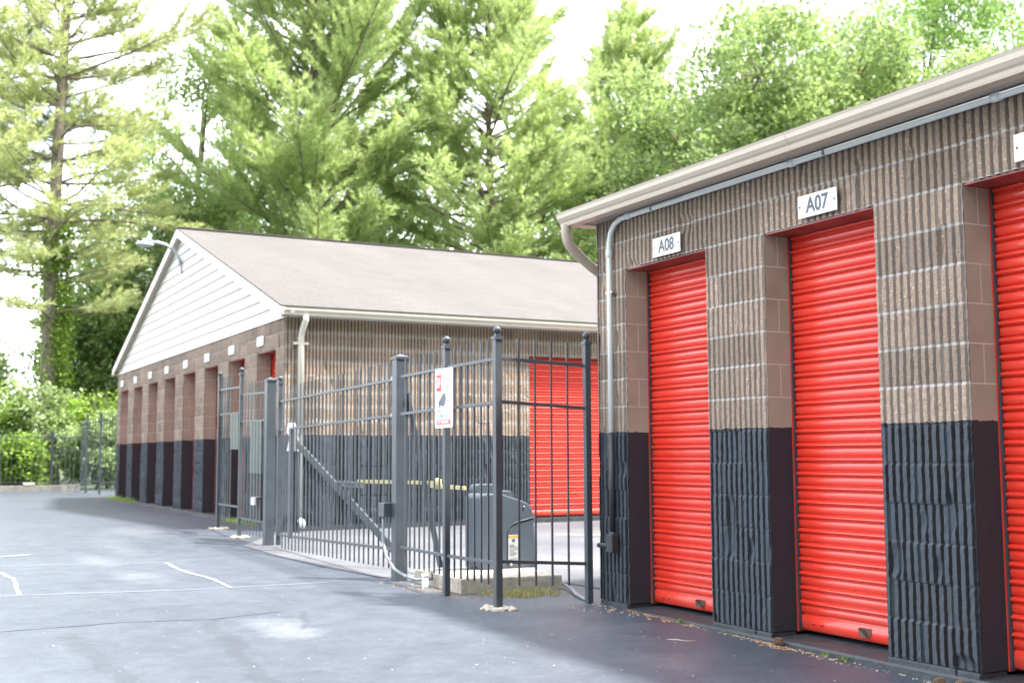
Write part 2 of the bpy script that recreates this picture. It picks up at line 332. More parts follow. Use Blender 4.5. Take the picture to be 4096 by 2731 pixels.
# ================================================================ GROUND
def ground_sheet(name, xs, ys, dz, mat, inside=None):
    X, Y = np.meshgrid(xs, ys); Zz = g(X, Y) + dz
    V = np.stack([X, Y, Zz], -1).reshape(-1, 3); nx = len(xs); Q = []
    for j in range(len(ys) - 1):
        for i in range(nx - 1): Q.append((j * nx + i, j * nx + i + 1, (j + 1) * nx + i + 1, (j + 1) * nx + i))
    o = bpy.data.objects.new(name, npmesh(name, V, Q, mat, True)); link(o); return tag(o, kind='structure')
ys = np.unique(np.concatenate([np.linspace(-20, 60, 41), [4, 5.4, 7.3]]))
ground_sheet('terrain', np.array([-600, -100, -30, 0, 30, 100, 600.]), np.unique(np.concatenate([[-600, -100], ys, [100, 600]])), -.06, M['grassland'])
ground_sheet('asphalt_lot', np.linspace(-25, 23, 25), ys[ys <= 36.01], 0, M['asphalt'])
def flat_poly(name, pts, dz, mat, kind='structure'):
    mb = MB()
    mb.add([(x, y, g(x, y) + dz) for x, y in pts], [tuple(range(len(pts)))]); o = mb.build(name, mat); return tag(o, kind=kind)
def strip(name, pts, wd, dz, mat, jag=0):
    vs = []; fs = []; P = []
    for i in range(len(pts) - 1):
        a = np.array(pts[i]); b = np.array(pts[i + 1]); n = max(2, int(np.linalg.norm(b - a) / .12))
        P += [a + (b - a) * k / n for k in range(n)]
    P.append(np.array(pts[-1]))
    for i, p in enumerate(P):
        t = P[min(i + 1, len(P) - 1)] - P[max(i - 1, 0)]; t = t / np.linalg.norm(t); nrm = np.array([-t[1], t[0]])
        p = p + nrm * rng.normal() * jag; ww = wd * (1 + rng.uniform(-.3, .3))
        for sgn in (-1, 1): q = p + nrm * sgn * ww / 2; vs.append((q[0], q[1], g(q[0], q[1]) + dz))
    for i in range(len(P) - 1): fs.append((2 * i, 2 * i + 1, 2 * i + 3, 2 * i + 2))
    return tag(MB().add(vs, fs).build(name, mat), kind='structure')
# lighter old asphalt of the yard behind the gate
yp = [(3.80, 13.9), (3.76, 12.4), (3.80, 11.0), (3.92, 9.9), (4.05, 9.45), (5.1, 9.4), (5.15, 8.2), (5.3, 7.6), (24, 7.6), (24, 15.25), (4.9, 15.25), (4.5, 15.0), (4.05, 14.3)]
mb = MB()
xs_ = np.linspace(3.7, 24, 60)
def yclip():
    import bmesh
    bm = bmesh.new(); vs = [bm.verts.new((x, y, 0)) for x, y in yp]; f = bm.faces.new(vs)
    bmesh.ops.triangulate(bm, faces=[f])
    for yy in (8, 9, 10, 11, 12, 13, 14, 15):
        bmesh.ops.bisect_plane(bm, geom=bm.verts[:] + bm.edges[:] + bm.faces[:], plane_co=(0, yy, 0), plane_no=(0, 1, 0))
    for v in bm.verts: v.co.z = g(v.co.x, v.co.y) + .006
    bmesh.ops.recalc_face_normals(bm, faces=bm.faces)
    me = bpy.data.meshes.new('yard_pavement'); bm.to_mesh(me); bm.free(); me.materials.append(M['yard'])
    o = bpy.data.objects.new('yard_pavement', me); link(o); tag(o, kind='structure')
yclip()
strip('pavement_marking', [(2.56, 12.2), (2.52, 11.4), (2.60, 10.5), (2.57, 9.72)], .035, .005, M['marking'], .006)
strip('pavement_marking', [(1.01, 12.0), (1.06, 11.2), (.99, 10.05)], .035, .005, M['marking'], .006)
strip('pavement_marking', [(1.47, 13.86), (.9, 13.6), (.2, 13.5)], .05, .005, M['marking'], .004)
strip('pavement_marking', [(.3, 10.1), (1.0, 10.02), (2.2, 9.75), (3.41, 9.70)], .012, .005, M['marking'], .003)
strip('pavement_marking', [(-.3, 12.9), (1.2, 12.6), (2.56, 12.25)], .012, .005, M['marking'], .003)
strip('pavement_marking', [(7.9, 13.6), (9.4, 12.3), (10.6, 11.2)], .11, .010, M['ymark'])
strip('pavement_crack', [(-1.2, 8.3), (.7, 8.1), (1.45, 8.15), (1.976, 8.0), (2.5, 8.15)], .018, .003, M['crack'], .006)
# threshold slab in front of the near doors
tag(MB().prism([(4.688, -.2), (4.69, -.045), (4.70, -.032), (5.3, -.012), (5.3, -.2)], 'y', -2.0, 7.40).build('doorstep_slab', M['plinth']), kind='structure')
tag(MB().prism([(4.66, -.2), (4.665, .108), (4.70, .118), (5.3, .12), (5.3, -.2)], 'y', 15.35, 28.05).build('far_doorstep_slab', M['plinth']), kind='structure')

# ================================================================ BUILDINGS
def vnoise(seed):
    r = np.random.default_rng(seed); T = r.uniform(-1, 1, (64, 64))
    def f(u, v):
        iu = np.floor(u).astype(int); iv = np.floor(v).astype(int); fu = u - iu; fv = v - iv; fu = fu * fu * (3 - 2 * fu); fv = fv * fv * (3 - 2 * fv)
        a = T[iu % 64, iv % 64]; b = T[(iu + 1) % 64, iv % 64]; c = T[iu % 64, (iv + 1) % 64]; d = T[(iu + 1) % 64, (iv + 1) % 64]
        return (a * (1 - fu) + b * fu) * (1 - fv) + (c * (1 - fu) + d * fu) * fv
    return f
def ribbed_wall(name, s0, s1, h, openings, place, ds, nz_, seed, parent, flip=False):
    """fluted split-face block. place(s, z, d) -> world x,y,z ; d = outward displacement"""
    f1, f2, f3, f4 = vnoise(seed), vnoise(seed + 1), vnoise(seed + 2), vnoise(seed + 3)
    PH = {0: [.0, .19, .225, .255, .38, .5, .62, .745, .775, .81], 1: [.0, .19, .225, .27, .5, .73, .775, .81]}[0 if ds < .006 else 1]
    k0 = math.floor(s0 / .05); k1 = math.ceil(s1 / .05)
    s = np.array([(k + p) * .05 for k in range(k0, k1 + 1) for p in PH]); s = s[(s > s0 + .002) & (s < s1 - .002)]
    eds = np.array([s0, s1] + [e for o in openings for e in o[:2] if s0 - 1e-6 <= e <= s1 + 1e-6])
    s = s[np.min(np.abs(s[:, None] - eds[None]), axis=1) > .0025]; s = np.unique(np.concatenate([s, eds]))
    z = []
    for k in range(int(round(h / .2))):
        z += list(k * .2 + np.concatenate([[0.0, .0045], np.linspace(.010, .190, nz_), [.1955]]))
    z.append(h); z = np.array(z)
    Sg, Zg = np.meshgrid(s, z); k = np.floor((Zg + 1e-6) / .2 ).astype(int); fz = (Zg + 1e-6) / .2 - k
    b = np.floor((Sg + (k % 2) * .2) / .4 + 1e-6).astype(int); fb = (Sg + (k % 2) * .2) / .4 - b
    rt = np.random.default_rng(seed + 9).uniform(0, 1, (97, 97)); tone = rt[b % 97, k % 97]; sh = rt[(b * 7 + 3) % 97, (k * 5 + 1) % 97]
    ph = (Sg / .05) % 1.0; prof = np.clip(.5 - np.abs(ph - .5), 0, .5)
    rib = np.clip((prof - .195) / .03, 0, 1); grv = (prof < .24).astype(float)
    broken = np.clip((f3(Sg * 11 + 11, Zg * 4.2) - .66) * 5, 0, 1)
    d = .030 * rib * (1 - .7 * broken) * (1 - .35 * (tone > .95)) + (.0030 * f4(Sg * 75, Zg * 75) + .0012 * f1(Sg * 36, Zg * 36) + .0012 * f3(Sg * 9, Zg * 9) + .003 * (tone - .5)) * (.15 + .85 * rib)
    mw = .052 if .006 < ds < .009 else .024; mort = ((fz < mw) | (fz > 1 - mw)).astype(float); vj = ((fb < .024) | (fb > .976)).astype(float)
    mm = np.maximum(mort * (1 if ds < .006 else .55), vj * .8 * (ds < .006)); d = np.where(mort > .5, .93 * d, d); d = np.where((vj > .5) & (rib < .5), .007, d)
    keep_edge = np.zeros_like(Sg, bool); fade = np.ones_like(Sg)
    for e in eds:
        near_o = np.abs(Sg - e); fade = np.minimum(fade, np.clip(near_o / .03, 0, 1))
    for (a, c, top) in openings:
        keep_edge |= (np.abs(Sg - a) < .011) & (Zg <= top + .001) | (np.abs(Sg - c) < .011) & (Zg <= top + .001)
    d = np.where(keep_edge, .021 + .004 * f2(Sg * 60, Zg * 50), d)
    wob = (.0009 * f1(np.floor(Sg / .05 + .5) * .37 + .5, Zg * 9 + 17) + .0014 * f2(np.floor(Sg / .025) * 1.37, Zg * 38) + .0012 * (sh - .5) * 2) * fade
    Sg = Sg + wob
    V = place(Sg, Zg, d).reshape(-1, 3); ns = len(s); nzz = len(z)
    I, J = np.meshgrid(np.arange(ns - 1), np.arange(nzz - 1)); sc = (s[:-1] + s[1:]) / 2; zc = (z[:-1] + z[1:]) / 2
    keep = np.ones(I.shape, bool)
    for (a, c, top) in openings: keep &= ~((sc[I] > a) & (sc[I] < c) & (zc[J] < top))
    a = (J * ns + I)[keep]; Q = np.stack([a, a + 1, a + ns + 1, a + ns], -1)
    if flip: Q = Q[:, ::-1]
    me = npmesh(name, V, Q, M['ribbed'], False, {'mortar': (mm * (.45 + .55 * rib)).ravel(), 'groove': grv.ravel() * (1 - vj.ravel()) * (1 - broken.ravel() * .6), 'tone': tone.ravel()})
    o = bpy.data.objects.new(name, me); return link(o, parent)
def door_curtain(name, s0, s1, z0, z1, xp, axis, parent, pitch=.085):
    """corrugated roll-up curtain; axis 'y': faces -X at x=xp ; axis 'x': faces -Y at y=xp"""
    prof = [(0, -.003), (.003, .007), (.008, .011), (.026, .0125), (.042, .011), (.046, .005), (.0485, -.004), (.0505, .006), (.054, .015), (.059, .022), (.0645, .025), (.070, .022), (.075, .015), (.0785, .006), (.080, -.004)]
    pts = []; z = z0 + .10; pts += [(z0, -.004), (z0 + .012, .012), (z0 + .085, .012), (z0 + .09, .002)]
    while z < z1:
        for a, d in prof: pts.append((z + a * pitch / .083, d))
        z += pitch
    pts = [p for p in pts if p[0] <= z1]
    ss = np.linspace(s0, s1, 12); V = []
    for (zz, d) in pts:
        for s in ss: V.append((xp - d, s, zz) if axis == 'y' else (s, xp - d, zz))
    n = len(ss); Q = [(j * n + i, (j + 1) * n + i, (j + 1) * n + i + 1, j * n + i + 1) for j in range(len(pts) - 1) for i in range(n - 1)]
    if axis == 'x': Q = [q[::-1] for q in Q]
    o = bpy.data.objects.new(name, npmesh(name, V, Q, M['door'], False)); link(o, parent)
    c = (s0 + s1) / 2; q = lambda x, s, z: (x, s, z) if axis == 'y' else (s, x, z)
    for s, sg in ((s0, 1), (s1, -1)):
        fr = MB(); fr.box(q(xp - .032, s, z0 - .01), q(xp - .024, s + sg * .008, z1)); fr.box(q(xp - .024, s, z0 - .01), q(xp + .02, s + sg * .008, z1))
        fr.build('door_guide', M['door'], o)
        MB().box(q(xp - .029, s + sg * .0085, z0), q(xp - .012, s + sg * .020, z1)).build('brush_seal', M['opdark'], o)
    lt = MB(); cz = z0 + .048; hs = -1
    lt.box(q(xp - .016, c - .13, cz - .012), q(xp - .0125, c - .05, cz + .026))
    lt.prism([(c - .065, cz - .018), (c - .125, cz - .022), (c - .06, cz + .026)], 'x', xp - .045, xp - .014) if axis == 'y' else lt.box(q(xp - .04, c - .05, cz - .02), q(xp - .018, c + .05, cz + .02))
    lt.build('latch', M['hasp'], o)
    for bs in (s0 + .12, s0 + .19, s1 - .12, s1 - .19): MB().tube([q(xp - .012, bs, cz), q(xp - .019, bs, cz)], .009, 8).build('bolt', M['door'], o)
    return o
def jambs(s0, s1, top, x0, x1, parent):
    for sj in (s0, s1): MB().add([(x0, sj, 0), (x1, sj, 0), (x1, sj, top), (x0, sj, top)], [(0, 1, 2, 3)]).build('door_jamb', M['smoothblock'], parent)
    l = MB().box((x0 + .004, s0 + .002, top - .012), (x1, s1 - .002, top - .002)).build('lintel_plate', M['redlintel'], parent)
# ---- near building: front face plane x=4.72, corner y=7.43
NX = 4.72; TOP = 2.40; WH = 2.8
near = thing('storage_building', 'near storage building with fluted block wall and red roller doors A07 and A08', 'building', (4.72, 7.43, 0))
for_par = []
near.location = (0, 0, 0)
ops = [(6.13, 7.08, TOP), (4.64, 5.55, TOP), (3.12, 4.04, TOP), (1.60, 2.52, TOP)]
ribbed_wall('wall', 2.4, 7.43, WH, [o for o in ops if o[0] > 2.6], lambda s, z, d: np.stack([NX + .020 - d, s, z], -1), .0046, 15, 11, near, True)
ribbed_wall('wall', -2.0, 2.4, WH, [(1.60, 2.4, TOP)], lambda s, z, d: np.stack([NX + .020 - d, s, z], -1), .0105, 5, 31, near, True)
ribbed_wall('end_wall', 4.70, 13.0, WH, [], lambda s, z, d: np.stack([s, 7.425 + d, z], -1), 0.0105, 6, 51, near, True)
for i, (a, b, t) in enumerate(ops):
    jambs(a, b, t, NX + .002, NX + .225, near)
    d = door_curtain('roller_door', a, b, .004, t, NX + .215, 'y', near)
MB().box((4.95, -2.0, 0), (13.0, 7.41, 2.79)).build('interior_core', M['smoothblock'], near)
# concrete plinth under the piers
for (a, b) in ((5.56, 6.12), (4.05, 4.63), (2.53, 3.11)):
    MB().box((4.702, a + .14, -.3), (4.9, b + .005, -.003)).build('pier_footing', M['plinth'], near, .006); MB().box((4.705, a - .005, -.3), (4.9, a + .132, -.004)).build('pier_footing', M['plinth'], near, .006)
MB().box((4.703, 7.09, -.3), (12.9, 7.438, -.003)).build('pier_footing', M['plinth'], near, .004)
# eaves
def gutter(parent, a, b, x_front, ztop, axis, mat):
    # ogee gutter profile, outward = negative first coordinate
    pr = [(0, 0), (.012, .0), (.012, -.012), (.006, -.018), (.010, -.040), (.026, -.060), (.040, -.070), (.044, -.082), (.040, -.086), (.046, -.100), (.120, -.100), (.120, 0.0), (.112, 0.0), (.112, -.094), (.050, -.094), (.050, -.07), (.018, -.035), (.004, -.008)]
    if axis == 'y': poly = [(x_front + u, ztop + v) for u, v in pr]; mb = MB().prism(poly, 'y', a, b)
    else:
        poly = [(x_front + u, ztop + v) for u, v in pr]; mb = MB().prism(poly, 'x', a, b)
    body = poly[:12]
    gt = mb.build('gutter', mat, parent)
    for e in ((a, a + .003), (b - .003, b)): MB().prism(poly[:12], axis, *e).build('end_cap', mat, gt)
    k = a + 1.1
    while k < b - .2:
        sp = [(u - .0015, v + (.0015 if v > ztop - .01 else -.0015)) for u, v in poly[:11]]
        MB().prism([(u - .0015, v - .0008) for u, v in body], axis, k, k + .012).build('gutter_seam', mat, gt); k += 3.05
    return gt
GX = 4.415
gutter(near, -2.2, 7.56, GX, 2.862, 'y', M['trim'])
MB().box((4.54, -2.2, 2.772), (4.556, 7.54, 2.872)).build('fascia', M['trim'], near)
def soffit_mat():
    m, nt, N, L, B = newmat('vented_soffit')
    tc = N.new('ShaderNodeTexCoord'); vo = N.new('ShaderNodeTexVoronoi'); vo.inputs['Scale'].default_value = 70; vo.inputs['Randomness'].default_value = 0
    L.new(tc.outputs['Object'], vo.inputs['Vector'])
    hole = mth(N, L, 'LESS_THAN', vo.outputs['Distance'], .28)
    L.new(mixc(N, L, hole, (.42, .37, .32), (.03, .03, .03)), B.inputs['Base Color']); B.inputs['Roughness'].default_value = .5; return m
M['vent_soffit'] = soffit_mat()
MB().box((4.556, -2.2, 2.790), (4.80, 7.54, 2.802)).build('soffit', M['vent_soffit'], near)
# roof slab of the near building
sl_ = .335
def roof_plane(parent, x0, x1, z0, y0, y1, name='roof'):
    mb = MB().prism([(x0, z0), (x0, z0 + .02), (x1, z0 + .02 + (x1 - x0) * sl_), (x1 + (x1 - x0), z0 + .02), (x1 + (x1 - x0), z0), (x1, z0 + (x1 - x0) * sl_)], 'y', y0, y1)
    return mb.build(name, M['shingle'], parent)
roof_plane(near, 4.47, 8.86, 2.866, -2.25, 7.57)
MB().add([(4.74, 7.455, 2.8), (12.9, 7.455, 2.8), (8.82, 7.455, 4.27)], [(0, 1, 2)]).build('gable_siding', M['siding'], near)
MB().box((4.56, 7.44, 2.775), (12.9, 7.55, 2.79)).build('gable_soffit', M['trim'], near)
# downspout at the end of the gutter
dpath = [(4.475, 7.50, 2.775), (4.475, 7.50, 2.70), (4.485, 7.50, 2.655), (4.51, 7.502, 2.615), (4.55, 7.505, 2.58), (4.62, 7.51, 2.53), (4.70, 7.515, 2.475), (4.80, 7.52, 2.42), (4.86, 7.52, 2.37), (4.88, 7.52, 2.30), (4.88, 7.52, .02)]
fine = []; rr = []
for i in range(len(dpath) - 1):
    a, b = Vector(dpath[i]), Vector(dpath[i + 1]); n = max(2, int((b - a).length / .012)) if i < 5 else 2
    for k in range(n): fine.append(a.lerp(b, k / n)); rr.append(.037 + (.0022 * (len(fine) % 2) if i < 5 else 0))
fine.append(Vector(dpath[-1])); rr.append(.037)
MB().tube(fine, rr, 14).build('downspout', M['spout'], near)
# electric conduit along the soffit
cp = [(4.675, -2.0, 2.765), (4.675, 7.00, 2.765), (4.675, 7.08, 2.76), (4.675, 7.15, 2.735), (4.675, 7.20, 2.68), (4.675, 7.222, 2.60), (4.675, 7.225, 2.5), (4.675, 7.225, PAINT)]
cd = MB().tube(cp, .019, 14)
cdo = cd.build('conduit', M['conduit'], near)
for y in (.5, 2.0, 3.75, 5.20, 6.94): MB().tube([(4.675, y, 2.765), (4.675, y + .05, 2.765)], .0245, 14).build('coupling', M['conduit'], cdo)
MB().tube([(4.675, 7.225, 2.56), (4.675, 7.225, 2.50)], .0245, 14).build('coupling', M['conduit'], cdo)
for y in (1.9, 3.42, 4.95, 6.66): MB().cbox((4.69, y, 2.775), (.07, .018, .055)).build('clamp', M['steel'], cdo)
MB().cbox((4.69, 7.225, 2.24), (.045, .085, .018)).build('clamp', M['steel'], cdo)
MB().tube([(4.675, 7.225, PAINT), (4.675, 7.225, .49)], .0215, 12).tube([(4.675, 7.225, .50), (4.675, 7.225, .47)], .028, 12).build('painted_conduit', M['conduit_blk'], cdo)
MB().cbox((4.665, 7.215, .42), (.06, .085, .13)).tube([(4.665, 7.25, .40), (4.665, 7.40, .395)], .018, 10).build('junction_box', M['metal_dark'], cdo, .006)

# ---- far building
FZ = .12
far = thing('storage_building', 'far storage building with white gabled end, grey shingle roof and eight narrow red doors', 'building', (0, 0, 0))
fw = bpy.data.objects.new
Y0, Y1 = 15.30, 28.0
fops = [(15.71 + k * 1.569, 15.71 + k * 1.569 + .915, TOP) for k in range(8)]
def offz(o):
    o.location.z += FZ; return o
FH = 2.8
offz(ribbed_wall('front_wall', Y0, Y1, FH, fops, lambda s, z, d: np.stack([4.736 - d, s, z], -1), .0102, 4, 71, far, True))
sops = [(8.46, 11.5, TOP), (14.0, 17.0, TOP)]
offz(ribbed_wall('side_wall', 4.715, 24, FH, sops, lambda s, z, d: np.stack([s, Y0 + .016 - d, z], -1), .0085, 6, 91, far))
for (a, b, t) in fops:
    for sj in (a, b): offz(MB().add([(4.722, sj, 0), (4.96, sj, 0), (4.96, sj, t), (4.722, sj, t)], [(0, 1, 2, 3)]).build('door_jamb', M['smoothblock'], far))
    offz(MB().box((4.726, a + .002, t - .012), (4.96, b - .002, t - .002)).build('lintel_plate', M['redlintel'], far))
    offz(door_curtain('roller_door', a, b, .004, t, 4.945, 'y', far))
for (a, b, t) in sops:
    offz(door_curtain('roller_door', a, b, .02, t, Y0 + .10, 'x', far))
    for sj in (a, b): offz(MB().add([(sj, Y0 + .002, 0), (sj, Y0 + .12, 0), (sj, Y0 + .12, t), (sj, Y0 + .002, t)], [(0, 1, 2, 3)]).build('door_jamb', M['smoothblock'], far))
    offz(MB().box((a, Y0 + .005, t - .02), (b, Y0 + .12, t - .002)).build('lintel_plate', M['redlintel'], far))
offz(MB().box((4.97, Y0 + .14, 0), (23.9, Y1 - .02, 2.79)).build('interior_core', M['smoothblock'], far))
offz(MB().box((4.735, Y1 - .03, 0), (23.9, Y1, 2.8)).build('rear_wall', M['smoothblock'], far))
MB().box((4.725, Y0 - .03, -.2), (24, Y0 + .2, FZ)).build('footing', M['plinth'], far)
YM = (Y0 + Y1) / 2; RZ = 5.20; EZ = 3.035; EY0, EY1 = Y0 - .17, Y1 + .17
sl2 = (RZ - EZ) / (YM - EY0)
# roof: one mesh per slope so the shingle pattern lies in its own plane
ang = math.atan(sl2); ln = (YM - EY0) / math.cos(ang)
for sgn, nm in ((1, 'roof_slope'), (-1, 'roof_slope')):
    me = MB().box((0, 0, -.02), (24.2 - 4.60, ln, 0)).build(nm, M['shingle'], far)
    if sgn == 1: me.location = (4.60, EY0, EZ + .02); me.rotation_euler = (ang, 0, 0)
    else: me.location = (24.2, EY1, EZ + .02); me.rotation_euler = (ang, 0, math.pi)
MB().bar((4.6, YM, RZ + .018), (24.2, YM, RZ + .018), .22, .02).build('ridge_cap', M['shingle'], far)
# lap siding of the gable
gs = MB(); z = FZ + FH + .01; ex = .165
while z < RZ - .05:
    def half(zz): return max(.02, (RZ - zz) / sl2 - .02)
    za, zb = z, min(z + ex, RZ - .03); ha, hb = half(za), half(zb)
    gs.add([(4.700, YM - ha, za), (4.700, YM + ha, za), (4.716, YM + hb, zb), (4.716, YM - hb, zb)], [(0, 1, 2, 3)])
    gs.add([(4.716, YM - ha, za), (4.716, YM + ha, za), (4.700, YM + ha, za), (4.700, YM - ha, za)], [(0, 1, 2, 3)])
    z += ex
gs.build('gable_siding', M['siding'], far)
MB().box((4.692, Y0 - .02, FZ + FH - .012), (4.73, Y1 + .02, FZ + FH + .012)).build('siding_trim', M['trim_white'], far)
# rake boards and rake soffits
for ya, lab in ((EY0, 'rake_board'), (EY1, 'rake_board')):
    a = (4.607, ya, EZ - .075); b = (4.607, YM, RZ - .075)
    sgn = 1 if ya < YM else -1
    v = [(4.60, ya, EZ - .15), (4.60, ya, EZ - .002), (4.60, YM, RZ - .002), (4.60, YM, RZ - .15)]
    v2 = [(4.618, p[1], p[2]) for p in v]
    MB().add(v + v2, [(0, 1, 2, 3), (7, 6, 5, 4), (0, 3, 7, 4), (1, 5, 6, 2), (0, 4, 5, 1)]).build(lab, M['trim_white'], far)
    w1 = [(4.618, ya, EZ - .13), (4.72, ya, EZ - .13), (4.72, YM, RZ - .13), (4.618, YM, RZ - .13)]
    w2 = [(p[0], p[1], p[2] + .01) for p in w1]
    MB().add(w1 + w2, [(3, 2, 1, 0), (4, 5, 6, 7), (0, 1, 5, 4)]).build('rake_soffit', M['trim'], far)
def side_gutter(parent):
    pr = [(0, 0), (.012, .0), (.012, -.012), (.006, -.018), (.010, -.040), (.026, -.060), (.040, -.070), (.044, -.085), (.046, -.100), (.120, -.100), (.120, 0.0)]
    for yy, sg in ((EY0 - .10, 1), (EY1 + .10, -1)):
        poly = [(yy + sg * u, EZ - .01 + v) for u, v in pr]
        MB().prism(poly, 'x', 4.62, 24.2).build('gutter', M['trim_white'], parent)
        MB().box((4.62, yy + sg * .121, EZ - .12), (24.2, yy + sg * .135, EZ + .005)).build('fascia', M['trim_white'], parent)
        MB().box((4.62, yy + sg * .135, EZ - .115), (24.2, yy + sg * .30, EZ - .10)).build('soffit', M['trim_white'], parent)
side_gutter(far)
ds_ = MB().tube([(4.93, EY0 - .04, 2.93), (4.93, EY0 - .04, 2.86), (4.925, Y0 - .08, 2.72), (4.92, Y0 - .06, 2.64), (4.92, Y0 - .06, PAINT + FZ)], .042, 12)
dso = ds_.build('downspout', M['trim_white'], far)
MB().cbox((4.92, Y0 - .05, 2.56), (.21, .05, .035)).build('strap', M['trim_white'], dso)
MB().tube([(4.92, Y0 - .06, PAINT + FZ), (4.92, Y0 - .06, .28), (4.92, Y0 - .13, .18)], .043, 12).build('painted_downspout', M['plinth'], dso)
MB().tube([(4.92, Y0 - .13, .20), (4.92, Y0 - .24, .14)], .045, 12).build('outlet_elbow', M['conduit'], dso)
# lamp on the gable
lamp = thing('wall_lamp', 'pale cobra-head lamp on a curved arm from the white gable', 'wall lamp', (4.70, YM, 4.5))
lo = (4.70, YM, 4.5)
MB().tube([(4.70, YM, 4.50), (4.66, YM, 4.66), (4.56, YM, 4.80), (4.42, YM, 4.89), (4.27, YM, 4.925), (4.16, YM, 4.92)], .03, 12).cbox((4.69, YM, 4.47), (.03, .1, .16)).build('arm', M['lamp'], lamp, off=lo).location = (0, 0, 0)
MB().lathe((0, 0, 0), [(.0, -.07), (.06, -.068), (.10, -.04), (.115, -.005), (.09, .04), (.03, .06)], 18).build('head', M['lamp'], lamp)
lamp.children[-1].scale = (1.45, .75, .75); lamp.children[-1].location = (-.66, 0, .38)
MB().lathe((0, 0, 0), [(.042, 0), (.042, .06), (.02, .075)], 14).build('photocell', M['lens'], lamp); lamp.children[-1].location = (-.60, 0, .43)

# ================================================================ signs with lettering
def text_mesh(txt, size, depth, mat, name, xs=.8):
    cu = bpy.data.curves.new(name, 'FONT'); cu.body = txt; cu.size = size; cu.extrude = depth; cu.align_x = 'CENTER'; cu.align_y = 'CENTER'; cu.offset = size * .022
    tmp = bpy.data.objects.new('t', cu); COL.objects.link(tmp); bpy.context.view_layer.update()
    me = bpy.data.meshes.new_from_object(tmp.evaluated_get(bpy.context.evaluated_depsgraph_get())); bpy.data.objects.remove(tmp)
    me.name = name; me.materials.clear(); me.materials.append(mat)
    for v in me.vertices: v.co = Vector((-v.co.z, -v.co.x * xs, v.co.y))     # faces -X
    me.update(); return me
def place_text(txt, size, loc, parent, mat, name='lettering', xs=.8):
    o = bpy.data.objects.new(name, text_mesh(txt, size, .0008, mat, name, xs)); o.location = loc; return link(o, parent)
for (num, yc, zc, lab) in (('A08', 6.52, 2.482, 'white plate reading A08 over the near red door beside the conduit'), ('A07', 5.04, 2.488, 'white plate reading A07 over the middle near red door'), ('A06', 3.54, 2.492, 'white plate reading A06, cut off by the right edge of the photo')):
    sg = thing('unit_sign', lab, 'sign', (4.688, yc, zc), 'white unit number plates on the near building')
    MB().box((-.0035, -.16, -.066), (.0015, .16, .066)).build('plate', M['white'], sg, .001)
    place_text(num, .122, (-.0045, .0, -.002), sg, M['ink'], xs=.88)
    for yy in (-.142, .142): MB().tube([(-.003, yy, 0), (-.0065, yy, 0)], .0055, 8).build('screw', M['metal_dark'], sg)
ords = ['nearest to the building corner with the downspout', 'second from the downspout corner', 'third from the downspout corner', 'fourth from the downspout corner', 'fourth from the far left corner', 'third from the far left corner', 'second from the far left corner', 'farthest, at the left corner of the facade']
for k, (a, b, t) in enumerate(fops):
    sg = thing('unit_sign', 'small white number plate over the far doors, ' + ords[k], 'sign', (4.694, a + .70, 2.56 + FZ), 'small white number plates on the far building')
    MB().box((-.004, -.16, -.066), (.0015, .16, .066)).build('plate', M['white'], sg)
    for q in (-.07, 0, .07): MB().box((-.007, q - .022, -.03), (-.0045, q + .022, .03)).build('faded_digit', M['faint'], sg)

# ================================================================ fences and gates
def ball_post(parent, x, y, top, wd=.047, base=None, name='post'):
    b = g(x, y) - .05 if base is None else base
    p = MB().box((x - wd / 2, y - wd / 2, b), (x + wd / 2, y + wd / 2, top)).build(name, M['metal'], parent, .004)
    c = MB().box((x - wd / 2 - .008, y - wd / 2 - .008, top - .012), (x + wd / 2 + .008, y + wd / 2 + .008, top + .012)).prism([(x - .018, y - .018), (x + .018, y - .018), (x + .018, y + .018), (x - .018, y + .018)], 'z', top + .012, top + .03)
    c.lathe((x, y, top + .058), [(.001, -.03), (.018, -.026), (.028, -.012), (.031, 0), (.028, .012), (.018, .024), (.001, .031)], 14)
    c.build('ball_cap', M['metal'], p); return p
def panel(parent, A, B, rails, ptop, pbot, n, skip=(), inset=.0, kind='picket', wd=.0125):
    A = np.array(A, float); B = np.array(B, float)
    for (za, zb) in rails: MB().bar((*A, za), (*B, zb), .022, .024).build('rail', M['metal'], parent, .002)
    for k in range(n):
        t = (k + 1) / (n + 1)
        if k in skip: continue
        p = A + (B - A) * t; z1 = ptop[0] + (ptop[1] - ptop[0]) * t; z0 = pbot[0] + (pbot[1] - pbot[0]) * t
        mb = MB().box((p[0] - wd / 2, p[1] - wd / 2, z0), (p[0] + wd / 2, p[1] + wd / 2, z1)); mb.build(kind, M['metal'], parent)
fence = thing('metal_fence', 'dark picket fence wrapping the gate motor beside the near building corner', 'fence', (0, 0, 0))
P2 = (3.90, 7.53); P1 = (3.90, 8.40); P3 = (4.625, 7.475); G2 = (3.985, 9.55)
ball_post(fence, *P1, 1.905); ball_post(fence, *P2, 1.90, .052); ball_post(fence, *P3, 1.885)
RA = [(1.742, 1.748), (1.42, 1.43), (.275, .29)]
panel(fence, (3.96, 9.46), (3.90, 8.43), [(1.735, 1.74), (1.412, 1.42), (.272, .28)], (1.885, 1.89), (.115, .125), 8)
panel(fence, (3.90, 8.37), (3.90, 7.565), [(1.742, 1.748), (1.42, 1.432), (.28, .29)], (1.89, 1.90), (.125, .13), 6)
panel(fence, (3.935, 7.53), (4.595, 7.48), [(1.752, 1.715), (1.438, 1.40), (.30, .258)], (1.91, 1.88), (.13, .10), 4)
